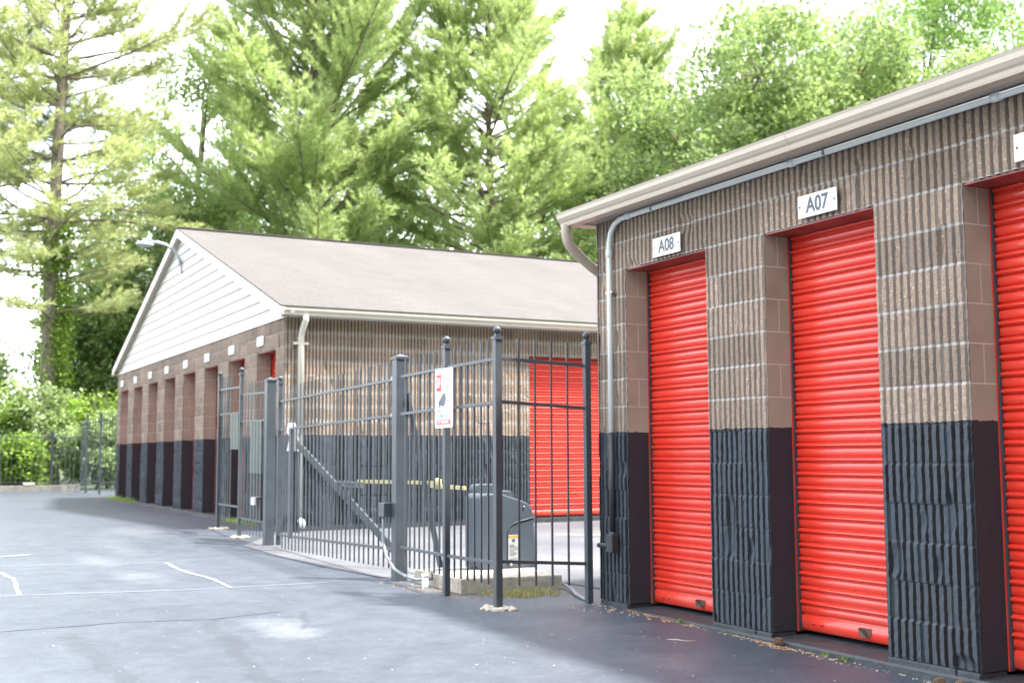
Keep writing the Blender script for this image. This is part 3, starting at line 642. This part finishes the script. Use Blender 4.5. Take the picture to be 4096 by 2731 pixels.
def gate_post(x, y, top, lab):
    t = thing('gate_post', lab, 'gate post', (x, y, g(x, y)))
    h = top - g(x, y)
    MB().box((-.055, -.055, -.05), (.055, .055, h)).build('shaft', M['metal'], t, .006)
    MB().box((-.063, -.063, h - .02), (.063, .063, h + .004)).add([(-.063, -.063, h + .005), (.063, -.063, h + .005), (.063, .063, h + .005), (-.063, .063, h + .005), (0, 0, h + .035)], [(0, 1, 4), (1, 2, 4), (2, 3, 4), (3, 0, 4)]).build('cap', M['metal'], t, .003)
    return t
gp2 = gate_post(G2[0], G2[1], 1.91, 'thick square gate post with grey box and flexible conduit, right of the gate')
gp1 = gate_post(4.07, 13.76, 1.96, 'thick square gate post at the latch side, left of the gate')
# box and conduit on the right gate post
bx = tag(MB().cbox((3.90, 9.66, .585), (.085, .13, .12)).tube([(3.865, 9.66, .585), (3.855, 9.66, .585)], .008, 8).build('electrical_box', M['metal'], None, .005), 'small grey electrical box on the left side of the gate post', 'electrical box')
tag(MB().tube([(3.88, 9.66, .53), (3.88, 9.66, .45), (3.86, 9.62, .34), (3.85, 9.52, .20), (3.86, 9.36, .10), (3.89, 9.20, .055), (3.93, 9.05, .035), (4.02, 8.93, .05), (4.0, 8.90, .11), (4.06, 8.98, .118), (4.35, 9.05, .108), (4.52, 9.10, .105)], .0135, 10).build('flexible_conduit', M['conduit_grey']), 'pale flexible conduit looping from the gate post box towards the concrete pad', 'conduit')
tag(MB().tube([(3.955, 8.93, -.06), (3.955, 8.93, .075)], .026, 14).tube([(3.955, 8.93, .07), (3.955, 8.93, .09)], .031, 14).build('pipe_stub', M['white']), 'short white plastic pipe standing at the pad corner', 'pipe')
tag(MB().tube([(4.95, 8.42, .01), (4.85, 8.1, .0), (4.74, 7.85, -.01), (4.68, 7.65, -.015), (4.665, 7.56, -.02)], .014, 10).build('ground_conduit', M['conduit_grey']), 'grey pipe lying on the ground from the pad to the corner fence post', 'conduit')
# swing gate leaf
gate = thing('swing_gate', 'closed dark picket gate leaf with a long diagonal brace between the thick posts', 'gate', (0, 0, 0))
LA = (4.08, 13.40); LB = (3.99, 9.68)
ball_post(gate, LA[0], LA[1], 1.90, .05, .03, 'stile')
panel(gate, (LA[0], LA[1] - .03), LB, [(1.685, 1.725), (1.355, 1.407), (.148, .238)], (1.845, 1.89), (-.002, .068), 27, wd=.013)
MB().bar((4.095, 12.80, 1.20), (4.02, 9.78, .235), .02, .085).build('brace', M['metal'], gate)
MB().box((4.05, 12.88, .14), (4.09, 12.96, 1.36)).build('stiffener', M['metal'], gate)
MB().cbox((3.985, 9.665, 1.735), (.05, .07, .03)).build('hinge', M['steel'], gate); MB().cbox((3.985, 9.665, 1.412), (.05, .07, .03)).build('hinge', M['steel'], gate)
arm_br = MB().bar((4.075, 11.55, .775), (4.075, 10.66, .775), .03, .055)
ab = arm_br.build('arm_bracket', M['panel'], gate)
for yy in (11.3, 11.12, 11.02, 10.9, 10.75): MB().tube([(4.059, yy, .775), (4.052, yy, .775)], .011, 10).build('bolt', M['metal_dark'], ab)
# strut that leans on the right gate post
tag(MB().bar((4.03, 9.50, 1.60), (4.40, 9.60, .07), .022, .075).build('post_strut', M['metal']), 'dark flat strut sloping from the gate post down behind the fence', 'strut')
# torn paper on the gate
tg = [(.075, .16), (.01, .165), (-.035, .10), (-.03, .02), (-.05, -.05), (-.045, -.16), (.075, -.155), (.062, -.06), (.05, .0), (.085, .055)]
vs = [(4.03 - .9 * (a - .08) + .004 * math.sin(9 * b), 12.90 + a * .8, 1.265 + b) for a, b in tg]
tag(MB().add(vs + [(x + .002, y, z) for x, y, z in vs], [tuple(range(10)), tuple(range(19, 9, -1))] + [(i, (i + 1) % 10, 10 + (i + 1) % 10, 10 + i) for i in range(10)]).build('paper_tag', M['white']), 'torn white paper tag hanging on the left end of the gate', 'paper')
# left fence with slatted latch guards
lf = thing('metal_fence', 'dark picket fence section left of the gate with grey slatted guard panels', 'fence', (0, 0, 0))
PL2 = (4.03, 14.90); PL1 = (4.045, 16.05)
ball_post(lf, *PL2, 2.10); ball_post(lf, *PL1, 2.115)
panel(lf, (4.07, 13.85), (4.035, 14.87), [(1.815, 1.833), (1.48, 1.49), (.263, .272)], (1.97, 1.985), (.08, .09), 7)
panel(lf, (4.03, 14.93), (4.045, 16.02), [(1.935, 1.95), (1.605, 1.615), (.41, .41)], (2.09, 2.11), (.24, .25), 8, skip=(0, 1, 2))
for k in range(4): MB().box((4.035, 14.00 + k * .13, .84), (4.06, 14.10 + k * .13, 1.475)).build('slat', M['panel'], lf, .002)
for k in range(3): MB().box((4.015, 15.0 + k * .13, 1.14), (4.04, 15.11 + k * .13, 1.60)).build('slat', M['panel'], lf, .002)
for k in range(4): MB().box((4.04, 14.01 + k * .13, .28), (4.05, 14.09 + k * .13, .84)).build('kick_plate', M['metal_dark'], lf)
MB().cbox((4.00, 14.17, .51), (.03, .13, .09)).build('latch_box', M['white'], lf, .004); MB().tube([(4.02, 14.25, .56), (4.02, 13.9, .56)], .012, 8).build('latch_bolt', M['metal_dark'], lf)
# sign on the fence post
cs = thing('warning_sign', 'white surveillance notice with red 24 and camera picture on the fence post', 'sign', (3.852, 8.345, 1.50))
def rrect(w_, h_, r, n=5):
    P = []
    for cx_, cy_, a0 in ((w_ - r, h_ - r, 0), (-w_ + r, h_ - r, 90), (-w_ + r, -h_ + r, 180), (w_ - r, -h_ + r, 270)):
        for k in range(n + 1): a = math.radians(a0 + 90 * k / n); P.append((cx_ + r * math.cos(a), cy_ + r * math.sin(a)))
    return P
MB().prism(rrect(.165, .232, .022), 'x', -.002, .002).build('plate', M['white'], cs)
MB().box((-.0035, .045, .055), (-.0025, .135, .185)).build('red_square', M['red_print'], cs)
place_text('24', .115, (-.005, .09, .12), cs, M['white'], xs=.62)
place_text('HOUR', .05, (-.0035, -.055, .15), cs, M['faint'], xs=.75); place_text('A DAY', .05, (-.0035, -.055, .09), cs, M['faint'], xs=.75)
cm = [(.105, -.045), (.095, -.02), (-.015, .06), (-.045, .05), (-.04, .03), (-.06, .02), (-.045, -.03), (-.01, -.06), (.02, -.06), (.035, -.045), (.07, -.065), (.10, -.06)]
MB().prism([(a * .9 + .01, b * .9 - .012) for a, b in cm], 'x', -.0035, -.0024).build('camera_picture', M['ink'], cs)
MB().tube([(-.0036, .095, -.058), (-.0046, .095, -.058)], .013, 12).build('camera_lens', M['white'], cs)
place_text('VIDEO', .042, (-.0035, .06, -.105), cs, M['faint'], xs=.75); place_text('SURVEILLANCE', .042, (-.0035, .0, -.14), cs, M['faint'], xs=.72)
MB().box((-.0035, -.125, -.205), (-.0025, .125, -.168)).build('red_band', M['red_print'], cs)
place_text('NO TRESPASSING', .032, (-.005, 0, -.187), cs, M['white'], xs=.8)
# concrete pad and gate operator
pad = MB().prism([(4.055, 9.37), (4.04, 8.43), (4.90, 8.33), (4.98, 9.35)], 'z', -.25, .09)
tag(pad.build('equipment_pad', M['pad'], None, .012), 'low concrete pad under the grey gate motor', 'concrete pad')
op = thing('gate_operator', 'grey plastic gate motor with a worn yellow arm, standing on the concrete pad', 'gate motor', (4.485, 8.98, .09))
prof = [(0, 0), (0, .60), (.02, .628), (.06, .635), (.22, .630), (.40, .575), (.46, .55), (.50, .51), (.515, .46), (.55, .02), (.55, 0)]
MB().prism(prof, 'y', 0, .30).build('housing', M['plastic'], op, .014)
MB().prism([(.10, .53), (.10, .66), (.115, .70), (.14, .712), (.28, .712), (.30, .70), (.30, .53)], 'y', .305, .44).build('rear_cap', M['plastic'], op, .012)
MB().prism([(.305, .0), (.305, .635), (.32, .65), (.45, .65), (.47, .635), (.49, .0)], 'y', .305, .42).build('rear_housing', M['plastic'], op, .01)
MB().prism([(.10, .0), (.10, .525), (.30, .525), (.30, 0)], 'y', .305, .43).build('rear_body', M['opdark'], op, .008)
sm = MB(); cv = [(.53, .43), (.44, .41), (.36, .395), (.29, .365), (.265, .32), (.26, .25), (.26, .02)]
sm.tube([(a, -.002, b) for a, b in cv], .006, 8).build('seam', M['opdark'], op)
st = MB().prism([(.315 + a, .17 + b) for a, b in rrect(.052, .115, .008)], 'y', -.0045, -.002).build('sticker', M['label'], op)
MB().box((.268, -.006, .262), (.362, -.0048, .280)).build('orange_header', M['orange'], st)
MB().box((.275, -.006, .160), (.355, -.0048, .163)).box((.275, -.006, .09), (.355, -.0048, .0915)).box((.30, -.006, .225), (.33, -.0048, .25)).build('print', M['ink'], st)
for zz in (.200, .188, .176, .145, .133, .121, .109, .078, .068): MB().box((.276, -.006, zz), (.276 + .06 + .018 * math.sin(zz * 900), -.0048, zz + .003)).build('print_line', M['plastic'], st)
MB().tube([(.29, -.002, .03), (.29, -.012, .03)], .013, 10).build('lock', M['steel'], op)
MB().tube([(.42, -.002, .62 - .1), (.42, -.01, .52)], .008, 8).build('screw', M['steel'], op)
OL = (-4.485, -8.98, -.09)
MB().bar((4.13, 10.95, .803), (4.60, 10.06, .798), .028, .032).build('outer_arm', M['yellow'], op).location = OL
MB().bar((4.62, 10.3, .765), (4.55, 9.40, .765), .028, .032).build('inner_arm', M['yellow'], op).location = OL
MB().lathe((4.6, 10.1, .74), [(.035, 0), (.035, .09), (.015, .1)], 12).build('arm_joint', M['yellow'], op).location = OL

# ================================================================ kerb, far fence
kb = MB().box((-6, 35.2, 0), (4.95, 35.4, .26)); tag(kb.build('kerb', M['kerb'], None, .01), kind='structure')
wf = thing('mesh_fence', 'dark picket fence with mesh beyond the far corner of the white-gabled building', 'fence', (0, 0, 0))
fp = [(4.95, 28.3), (4.86, 31.2), (4.76, 32.75), (4.95, 35.3)]
for p in fp[1:3]: ball_post(wf, p[0], p[1], 2.10, .055)
for a, b, n in ((fp[0], fp[1], 7), (fp[1], fp[2], 4), (fp[2], fp[3], 6)):
    panel(wf, a, b, [(1.93, 1.93), (1.55, 1.55), (.42, .42)], (2.06, 2.06), (.2, .2), n, wd=.014)
bf = thing('metal_fence', 'thin dark picket fence in front of the bushes behind the kerb', 'fence', (0, 0, 0))
for x in (-1.9, .2, 2.25, 4.22): MB().box((x - .035, 35.45, 0), (x + .035, 35.52, 1.78)).build('post', M['metal_dark'], bf)
for a, b in ((-1.9, .2), (.2, 2.25), (2.25, 4.22), (4.22, 4.95)):
    panel(bf, (a, 35.48), (b, 35.48), [(1.60, 1.60), (1.22, 1.22), (.35, .35)], (1.72, 1.72), (.15, .15), int((b - a) / .14), wd=.014)
tag(MB().cbox((3.62, 35.3, .305), (.30, .22, .07)).build('paving_stone', M['stone'], None, .01), 'loose pale paving stone lying on top of the kerb', 'stone')

# ================================================================ vegetation
def quads_from(c, d, n, L_, W_):
    """quads centred at c with long axis d, normal-ish n"""
    d = d / np.linalg.norm(d, axis=1, keepdims=True); s_ = np.cross(d, n); s_ /= (np.linalg.norm(s_, axis=1, keepdims=True) + 1e-9)
    L_ = L_[:, None]; W_ = W_[:, None]
    V = np.stack([c, c + d * L_ * .5 + s_ * W_ * .5, c + d * L_, c + d * L_ * .5 - s_ * W_ * .5], 1).reshape(-1, 3)
    return V, np.arange(len(V)).reshape(-1, 4)
def leaves_at(centers, per, spread, size, r, flat=1.0):
    n = len(centers) * per; c = np.repeat(centers, per, 0) + r.normal(0, 1, (n, 3)) * spread * np.array([1, 1, flat])
    d = r.normal(0, 1, (n, 3)); d[:, 2] -= .2; nn = r.normal(0, 1, (n, 3)) * .55; nn[:, 2] += .8
    Lz = size * r.uniform(.7, 1.35, n); return quads_from(c, d, nn, Lz, Lz * .62)
def branch_pts(a, d, length, up, nseg, r, wob=.08):
    P = [np.array(a, float)]; d = np.array(d, float); d /= np.linalg.norm(d)
    for i in range(nseg):
        d = d + np.array([0, 0, up / nseg]) + r.normal(0, wob, 3); d /= np.linalg.norm(d); P.append(P[-1] + d * length / nseg)
    return np.array(P)
def pine(x, y, h, tr, label, seed, crown_from, rad, mat='needle', lean=(0, 0), dens=1.0, asc=.35, top_r=.25, gap=.75):
    r = np.random.default_rng(seed); z0 = .05
    t = thing('pine_tree', label, 'tree', (x, y, z0), 'tall pines behind the far building')
    nt_ = 14; tp = []; trr = []
    for i in range(nt_ + 1):
        f = i / nt_; tp.append((lean[0] * f * h + .10 * math.sin(f * 7 + seed), lean[1] * f * h + .08 * math.cos(f * 6 + seed), f * h)); trr.append(tr * (1 - .86 * f) + (.35 * tr if i == 0 else 0))
    def tpos(z): f = z / h * nt_; i = min(int(f), nt_ - 1); u = f - i; return np.array(tp[i]) * (1 - u) + np.array(tp[i + 1]) * u
    MB().tube(tp, trr, 12).build('trunk', M['wood'], t)
    bm = MB(); C = []; D = []
    z = crown_from * h; wh = 0
    while z < h * .985:
        f = (z / h - crown_from) / (1 - crown_from)
        prof = .72 + .8 * f if f < .35 else 1.0 - .93 * ((f - .35) / .65) ** 1.5
        base = .80 + .2 * math.sin(seed + wh)
        nb = r.integers(5, 8); az0 = r.uniform(0, 6.28)
        for k in range(nb):
            az = az0 + 6.283 * k / nb + r.normal(0, .22); ln_ = max(.5, rad * max(prof, .08) * base * r.uniform(.65, 1.15))
            el = asc * r.uniform(.2, 1.1) + .55 * f
            d = (math.cos(az) * math.cos(el), math.sin(az) * math.cos(el), math.sin(el))
            P = branch_pts(tpos(min(z + r.normal(0, .1), h * .99)), d, ln_, asc * 1.0, 7, r)
            bm.tube([tuple(p) for p in P], [max(.01, .055 * (1 - i / 7.3) * (ln_ / 4) ** .5) for i in range(8)], 5, False)
            nlat = int(ln_ * 8.5 * dens)
            for q in range(nlat):
                u = r.uniform(.22, 1.0) ** .8; i = min(int(u * 7), 6); p = P[i] + (P[i + 1] - P[i]) * (u * 7 - i); bd = P[i + 1] - P[i]; bd /= np.linalg.norm(bd)
                side = r.choice([-1, 1]); lat = np.cross(bd, [0, 0, 1.]) * side; ll = (.50 + .30 * ln_ * (1 - u) + .1) * r.uniform(.6, 1.2)
                ld = bd * r.uniform(.4, 1.1) + lat * r.uniform(.3, 1.1) + np.array([0, 0, r.uniform(-.12, .5)]); ld /= np.linalg.norm(ld)
                m = max(3, int(ll / .12)); tt = np.linspace(.15, 1, m)[:, None]
                C.append(p + ld * ll * tt + r.normal(0, .025, (m, 3))); D.append(np.repeat((ld + np.array([0, 0, .25]))[None], m, 0))
            C.append(P[3:] + r.normal(0, .03, P[3:].shape)); D.append(np.repeat((P[-1] - P[-2])[None] / np.linalg.norm(P[-1] - P[-2]), len(P[3:]), 0))
        z += gap * r.uniform(.7, 1.25) * (1 - .45 * max(f, 0)); wh += 1
    bm.build('limb', M['wood'], t)
    C = np.concatenate(C); D = np.concatenate(D); per = 8
    c = np.repeat(C, per, 0) + r.normal(0, .015, (len(C) * per, 3)); d = np.repeat(D, per, 0) + r.normal(0, .50, (len(C) * per, 3)); nn = r.normal(0, 1, c.shape)
    V, Q = quads_from(c, d, nn, r.uniform(.15, .27, len(c)), r.uniform(.022, .04, len(c)))
    o = bpy.data.objects.new('crown', npmesh('crown', V, Q, M[mat])); link(o, t)
    return t
def broadleaf(x, y, h, rad, label, seed, mat='leaf', zlow=.25, nclump=150, per=150, size=.17, group='leafy trees behind the buildings', tr=.22, name='broadleaf_tree', cat='tree', spread=.40, z0=.0):
    r = np.random.default_rng(seed); t = thing(name, label, cat, (x, y, z0), group)
    mb = MB(); top = h * .8
    tp = [(0, 0, 0)] + [(.12 * math.sin(seed + i), .12 * math.cos(seed * 2 + i), top * i / 7) for i in range(1, 8)]
    mb.tube(tp, [tr * (1 - .8 * i / 7) for i in range(8)], 10); mb.build('trunk', M['wood'], t)
    # lobes: big sub-crowns, each with clumps on its surface
    lm = MB(); C = []
    nl = 9; cz = h * (zlow + 1) / 2; hz = h * (1 - zlow) / 2
    for k in range(nl):
        az = k * 2.4 + r.uniform(-.4, .4); fz_ = -.85 + 1.7 * (k + .5) / nl; rr_ = math.sqrt(max(.05, 1 - fz_ * fz_ * .8)) * r.uniform(.45, .7)
        lc = np.array([math.cos(az) * rad * rr_, math.sin(az) * rad * rr_, cz + fz_ * hz * .72]); lr = rad * r.uniform(.38, .55)
        zb = max(.3, min(top, lc[2] - rad * .55)); P = [np.array([0, 0, zb]), np.array([lc[0] * .45, lc[1] * .45, zb + (lc[2] - zb) * .5 + .1]), lc]
        lm.tube([tuple(p) for p in P], [tr * .45, tr * .28, .03], 6, False)
        m = nclump // nl; dd = r.normal(0, 1, (m, 3)); dd /= np.linalg.norm(dd, axis=1, keepdims=True); rad_ = lr * r.uniform(.45, 1.08, (m, 1))
        cc = lc + dd * rad_ * np.array([1, 1, .85]); C.append(cc)
        for c_ in cc[::3]: lm.tube([tuple(lc * .6 + P[1] * .4), tuple((lc + c_) / 2 + r.normal(0, .08, 3)), tuple(c_)], [.035, .02, .008], 4, False)
    lm.build('limb', M['wood'], t)
    C = np.concatenate(C); C[:, 2] = np.maximum(C[:, 2], .15)
    V, Q = leaves_at(C, per, spread * (rad / 4) ** .3, size, r, .75); V[:, 2] = np.maximum(V[:, 2], .02)
    o = bpy.data.objects.new('crown', npmesh('crown', V, Q, M[mat])); link(o, t); return t
pine(4.75, 41, 26, .30, 'tall thin pine with bare lower trunk and ivy, left of the far building', 3, .22, 5.5, 'needle_b', (.004, 0), .62, .10, gap=.85)
pine(2.9, 44, 20, .24, 'leaning pine at the left edge of the photo', 8, .42, 4.2, 'needle_b', (-.004, 0), .6, .1, gap=.95)
pine(13.9, 42, 29, .32, 'broad pale pine with rising boughs above the left part of the grey roof', 5, .14, 7.4, 'needle', (0, 0), .95, .48, gap=.66)
pine(20.4, 40, 21.8, .26, 'pine whose trunk shows above the middle of the grey roof', 12, .18, 6.2, 'needle', (0, 0), .95, .26, gap=.70)
pine(28.2, 42, 20.6, .22, 'bushy pine beside the gutter end of the near building', 21, .14, 6.0, 'needle', (0, 0), 1.0, .34, gap=.68)
# ivy on the left pine
r = np.random.default_rng(77); n = 260; zz = r.uniform(3.2, 8.6, n); az = r.uniform(0, 6.28, n)
C = np.stack([4.85 + (.30 + .1 * r.random(n)) * np.cos(az), 41 + .35 * np.sin(az), zz], -1)
V, Q = leaves_at(C, 22, .14, .12, r); o = bpy.data.objects.new('ivy', npmesh('ivy', V, Q, M['leaf_y'])); link(o)
tag(o, 'bright green ivy climbing the bare trunk of the left pine', 'ivy')
BL = [(9.3, 47, 13.8, 4.4, 'leaf', 'dark leafy tree behind the gap left of the roof peak'), (11.6, 50, 22.5, 5.2, 'leaf', 'tall leafy tree between the thin left pine and the broad pine'),
      (19.6, 49, 20.5, 5.2, 'leaf', 'leafy tree between the broad pine and the middle pine'), (26.6, 47, 19.5, 5.2, 'leaf', 'leafy tree between the middle pine and the bushy pine'),
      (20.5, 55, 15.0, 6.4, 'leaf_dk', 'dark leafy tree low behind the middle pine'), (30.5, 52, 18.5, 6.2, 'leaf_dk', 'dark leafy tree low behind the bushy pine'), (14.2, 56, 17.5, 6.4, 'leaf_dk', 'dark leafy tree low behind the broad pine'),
      (1.6, 50, 6.5, 2.6, 'leaf', 'small leafy tree behind the hedge at the left edge'), (7.2, 47, 8.5, 2.6, 'leaf', 'small leafy tree behind the far left building corner')]
for i, (x, y, h, rd, m, lab) in enumerate(BL): broadleaf(x, y, h, rd, lab, 100 + i, m, .10, 165, 145, .19)
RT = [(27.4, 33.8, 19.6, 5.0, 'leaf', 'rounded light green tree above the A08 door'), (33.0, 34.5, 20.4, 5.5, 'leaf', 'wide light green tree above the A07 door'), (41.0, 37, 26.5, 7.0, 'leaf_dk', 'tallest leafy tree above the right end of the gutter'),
      (37.0, 31.5, 18.6, 5.0, 'leaf', 'light green tree in front of the tallest leafy tree'), (49.5, 37, 26.0, 6.0, 'leaf', 'leafy tree at the right edge of the photo'), (32.5, 43, 19.0, 5.0, 'leaf_dk', 'darker tree behind the rounded light green tree')]
for i, (x, y, h, rd, m, lab) in enumerate(RT): broadleaf(x, y, h, rd, lab, 200 + i, m, .2, 260, 180, .19)
HB = [(-4.2, 37.6, 3.0, 1.7), (-1.6, 37.9, 3.3, 1.8), (.8, 37.5, 3.0, 1.6), (2.7, 37.8, 3.2, 1.5), (4.3, 38.4, 3.5, 1.6), (6.2, 38.2, 3.4, 1.7), (8.6, 38.0, 3.2, 1.8), (3.35, 36.2, 1.55, .8), (5.6, 36.6, 2.3, 1.0)]
HL = ['bush far outside the left edge', 'bush outside the left edge', 'bush just outside the left edge', 'tall bright bush at the left edge of the photo', 'tall bright bush behind the loose paving stone', 'tall bush behind the mesh fence', 'bush hidden behind the far building',
      'low bright bush in front of the taller ones at the left edge', 'medium bush behind the mesh fence posts']
for i, (x, y, h, rd) in enumerate(HB): broadleaf(x, y, h, rd, HL[i], 300 + i, 'leaf_y' if i % 2 else 'leaf', .02, 80, 110, .13, 'bushes behind the kerb', .05, 'bush', 'bush', .22, .08)

# ================================================================ small debris
def scatter(name, label, cat, pts, mat, size, n, sx, sy, kind=None, elong=1.0, seed=1, box=False):
    r = np.random.default_rng(seed); mb = MB()
    for (x, y) in pts:
        for _ in range(n):
            a = x + r.normal(0, sx); b = y + r.normal(0, sy)
            if a > 4.675 and 2 < b < 7.4: a = 4.675 - abs(r.normal(0, .02))
            s = size * r.uniform(.5, 1.5); zt = g(a, b); th = r.uniform(0, 6.28)
            P = []
            for k in range(6):
                an = th + k * 1.047; q = s * r.uniform(.6, 1.1); P.append((a + q * elong * math.cos(an) * math.cos(th) - q * math.sin(an) * math.sin(th), b + q * elong * math.cos(an) * math.sin(th) + q * math.sin(an) * math.cos(th)))
            mb.prism(P, 'z', zt - .002, zt + s * .55)
    o = mb.build(name, mat); tag(o, label, cat, kind='stuff' if kind is None else kind); return o
scatter('gravel', 'pale gravel chips scattered along the base of the near building', 'gravel', [(4.62, 7.15), (4.55, 6.95), (4.6, 7.3), (4.66, 6.3), (4.66, 5.8), (4.66, 5.35), (4.66, 4.9), (4.66, 4.4), (4.4, 7.2), (4.64, 4.05)], M['stone'], .006, 16, .03, .16, seed=3)
scatter('grit', 'tiny pale grit specks spread over the dark asphalt', 'grit', [(3.5, 4.2), (3.8, 5), (2.8, 5.6), (2.2, 6.2), (1.5, 6.8), (2, 8), (1.2, 7.4), (3, 7), (3.6, 6.2), (4.2, 5.6), (1.6, 10), (2.6, 11.5), (1.5, 13), (2.5, 8.5), (4.2, 4.6)], M['stone'], .0042, 9, .38, .6, seed=4)
scatter('dry_leaves', 'brown needles and dry leaves drifted against the pad, posts and walls', 'leaf litter', [(3.95, 8.75), (4.0, 8.4), (3.85, 8.95), (4.3, 8.25), (4.6, 8.1), (4.66, 6.5), (4.66, 6.75), (4.66, 5.55), (4.66, 5.2), (4.65, 16.5), (4.65, 17.8), (4.6, 19.4), (4.6, 21), (4.6, 22.6), (4.6, 24), (4.5, 26), (4.2, 26.5), (4.75, 15.1), (5.5, 15.15), (6.6, 15.15), (4.6, 30), (4.3, 33)], M['lichen'], .0058, 30, .05, .24, elong=3.2, seed=5)
def footing(x, y, rx, lab, m='stone'):
    r = np.random.default_rng(int(x * 100)); mb = MB(); P = []
    for k in range(14): a = k * 6.283 / 14; q = rx * r.uniform(.75, 1.15); P.append((x + q * math.cos(a), y + q * 1.15 * math.sin(a)))
    zt = g(x, y); mb.prism(P, 'z', zt - .03, zt + .014)
    for _ in range(26):
        a = r.uniform(0, 6.28); q = rx * r.uniform(.5, 1.25); s = r.uniform(.012, .035)
        mb.lathe((x + q * math.cos(a), y + 1.2 * q * math.sin(a), zt), [(s, 0), (s * .9, s * .4), (s * .3, s * .75)], 6)
    tag(mb.build('post_footing', M[m]), lab, 'post footing')
footing(3.89, 7.50, .105, 'broken pale concrete footing at the foot of the fence corner post')
footing(4.02, 14.85, .10, 'pale footing at the middle post left of the gate')
footing(4.05, 16.02, .11, 'grey stone lump at the foot of the leftmost fence post', 'concrete')
def grass(name, lab, pts, n, hh, seed, sx=.07, sy=.16, mat='drygrass'):
    r = np.random.default_rng(seed); c = []
    for (x, y) in pts: c.append(np.stack([x + r.normal(0, sx, n), y + r.normal(0, sy, n), np.zeros(n)], -1))
    c = np.concatenate(c); c[:, 2] = g(c[:, 0], c[:, 1]) - .003; d = r.normal(0, .45, c.shape); d[:, 2] = 1; V, Q = quads_from(c, d, r.normal(0, 1, c.shape), hh * r.uniform(.4, 1.2, len(c)), np.full(len(c), .006))
    o = bpy.data.objects.new(name, npmesh(name, V, Q, M[mat])); link(o); tag(o, lab, 'grass', kind='stuff')
grass('dry_grass', 'straw coloured grass tufts in front of the concrete pad', [(4.25, 8.22), (4.42, 8.15), (4.6, 8.1), (4.35, 8.05)], 260, .055, 5, .08, .08)
grass('weeds', 'green weeds along the foot of the far facade', [(4.62, 27.3), (4.60, 26.4), (4.62, 25.6), (4.60, 16.6), (4.55, 17.2), (4.62, 27.7)], 90, .13, 6, .05, .22, 'leaf_y')
grass('weeds', 'few green weeds at the step by the A07 door', [(4.67, 4.93), (4.67, 5.07), (4.66, 6.4), (4.67, 4.12)], 26, .035, 7, .006, .02, 'leaf_y')
def pine_cone(x, y, lab, rot):
    r = np.random.default_rng(int(y * 100)); mb = MB(); c = MB().lathe((0, 0, 0), [(.004, -.028), (.014, -.02), (.017, 0), (.012, .02), (.003, .03)], 10)
    for k in range(70):
        zt = -.026 + .054 * k / 70; a = k * 2.4; rr_ = .013 + .010 * math.sin(math.pi * min(1, (zt + .034) / .064)); d = Vector((math.cos(a), math.sin(a), .35)).normalized()
        p = Vector((math.cos(a) * rr_ * .5, math.sin(a) * rr_ * .5, zt)); c.bar(p, p + d * rr_ * .75, .008, .003)
    o = c.build('pine_cone', M['cone']); o.location = (x, y, g(x, y) + .022); o.rotation_euler = rot
    tag(o, lab, 'pine cone', 'pine cones along the wall')
pine_cone(4.655, 5.44, 'small pine cone lying at the step between the A08 and A07 doors', (1.3, .2, .5))
pine_cone(4.63, 4.10, 'pine cone at the bottom right corner by the wide block pier', (1.4, .1, 1.9))
pine_cone(4.60, 4.20, 'left pine cone of the two by the wide block pier', (1.2, .5, .2))
tag(MB().tube([(4.22, 5.93, -.055), (4.26, 5.87, -.052), (4.27, 5.84, -.056), (4.33, 5.80, -.054)], .006, 6).build('stick', M['deadwood']), 'short pale stick lying on the asphalt before the A08 door', 'stick')
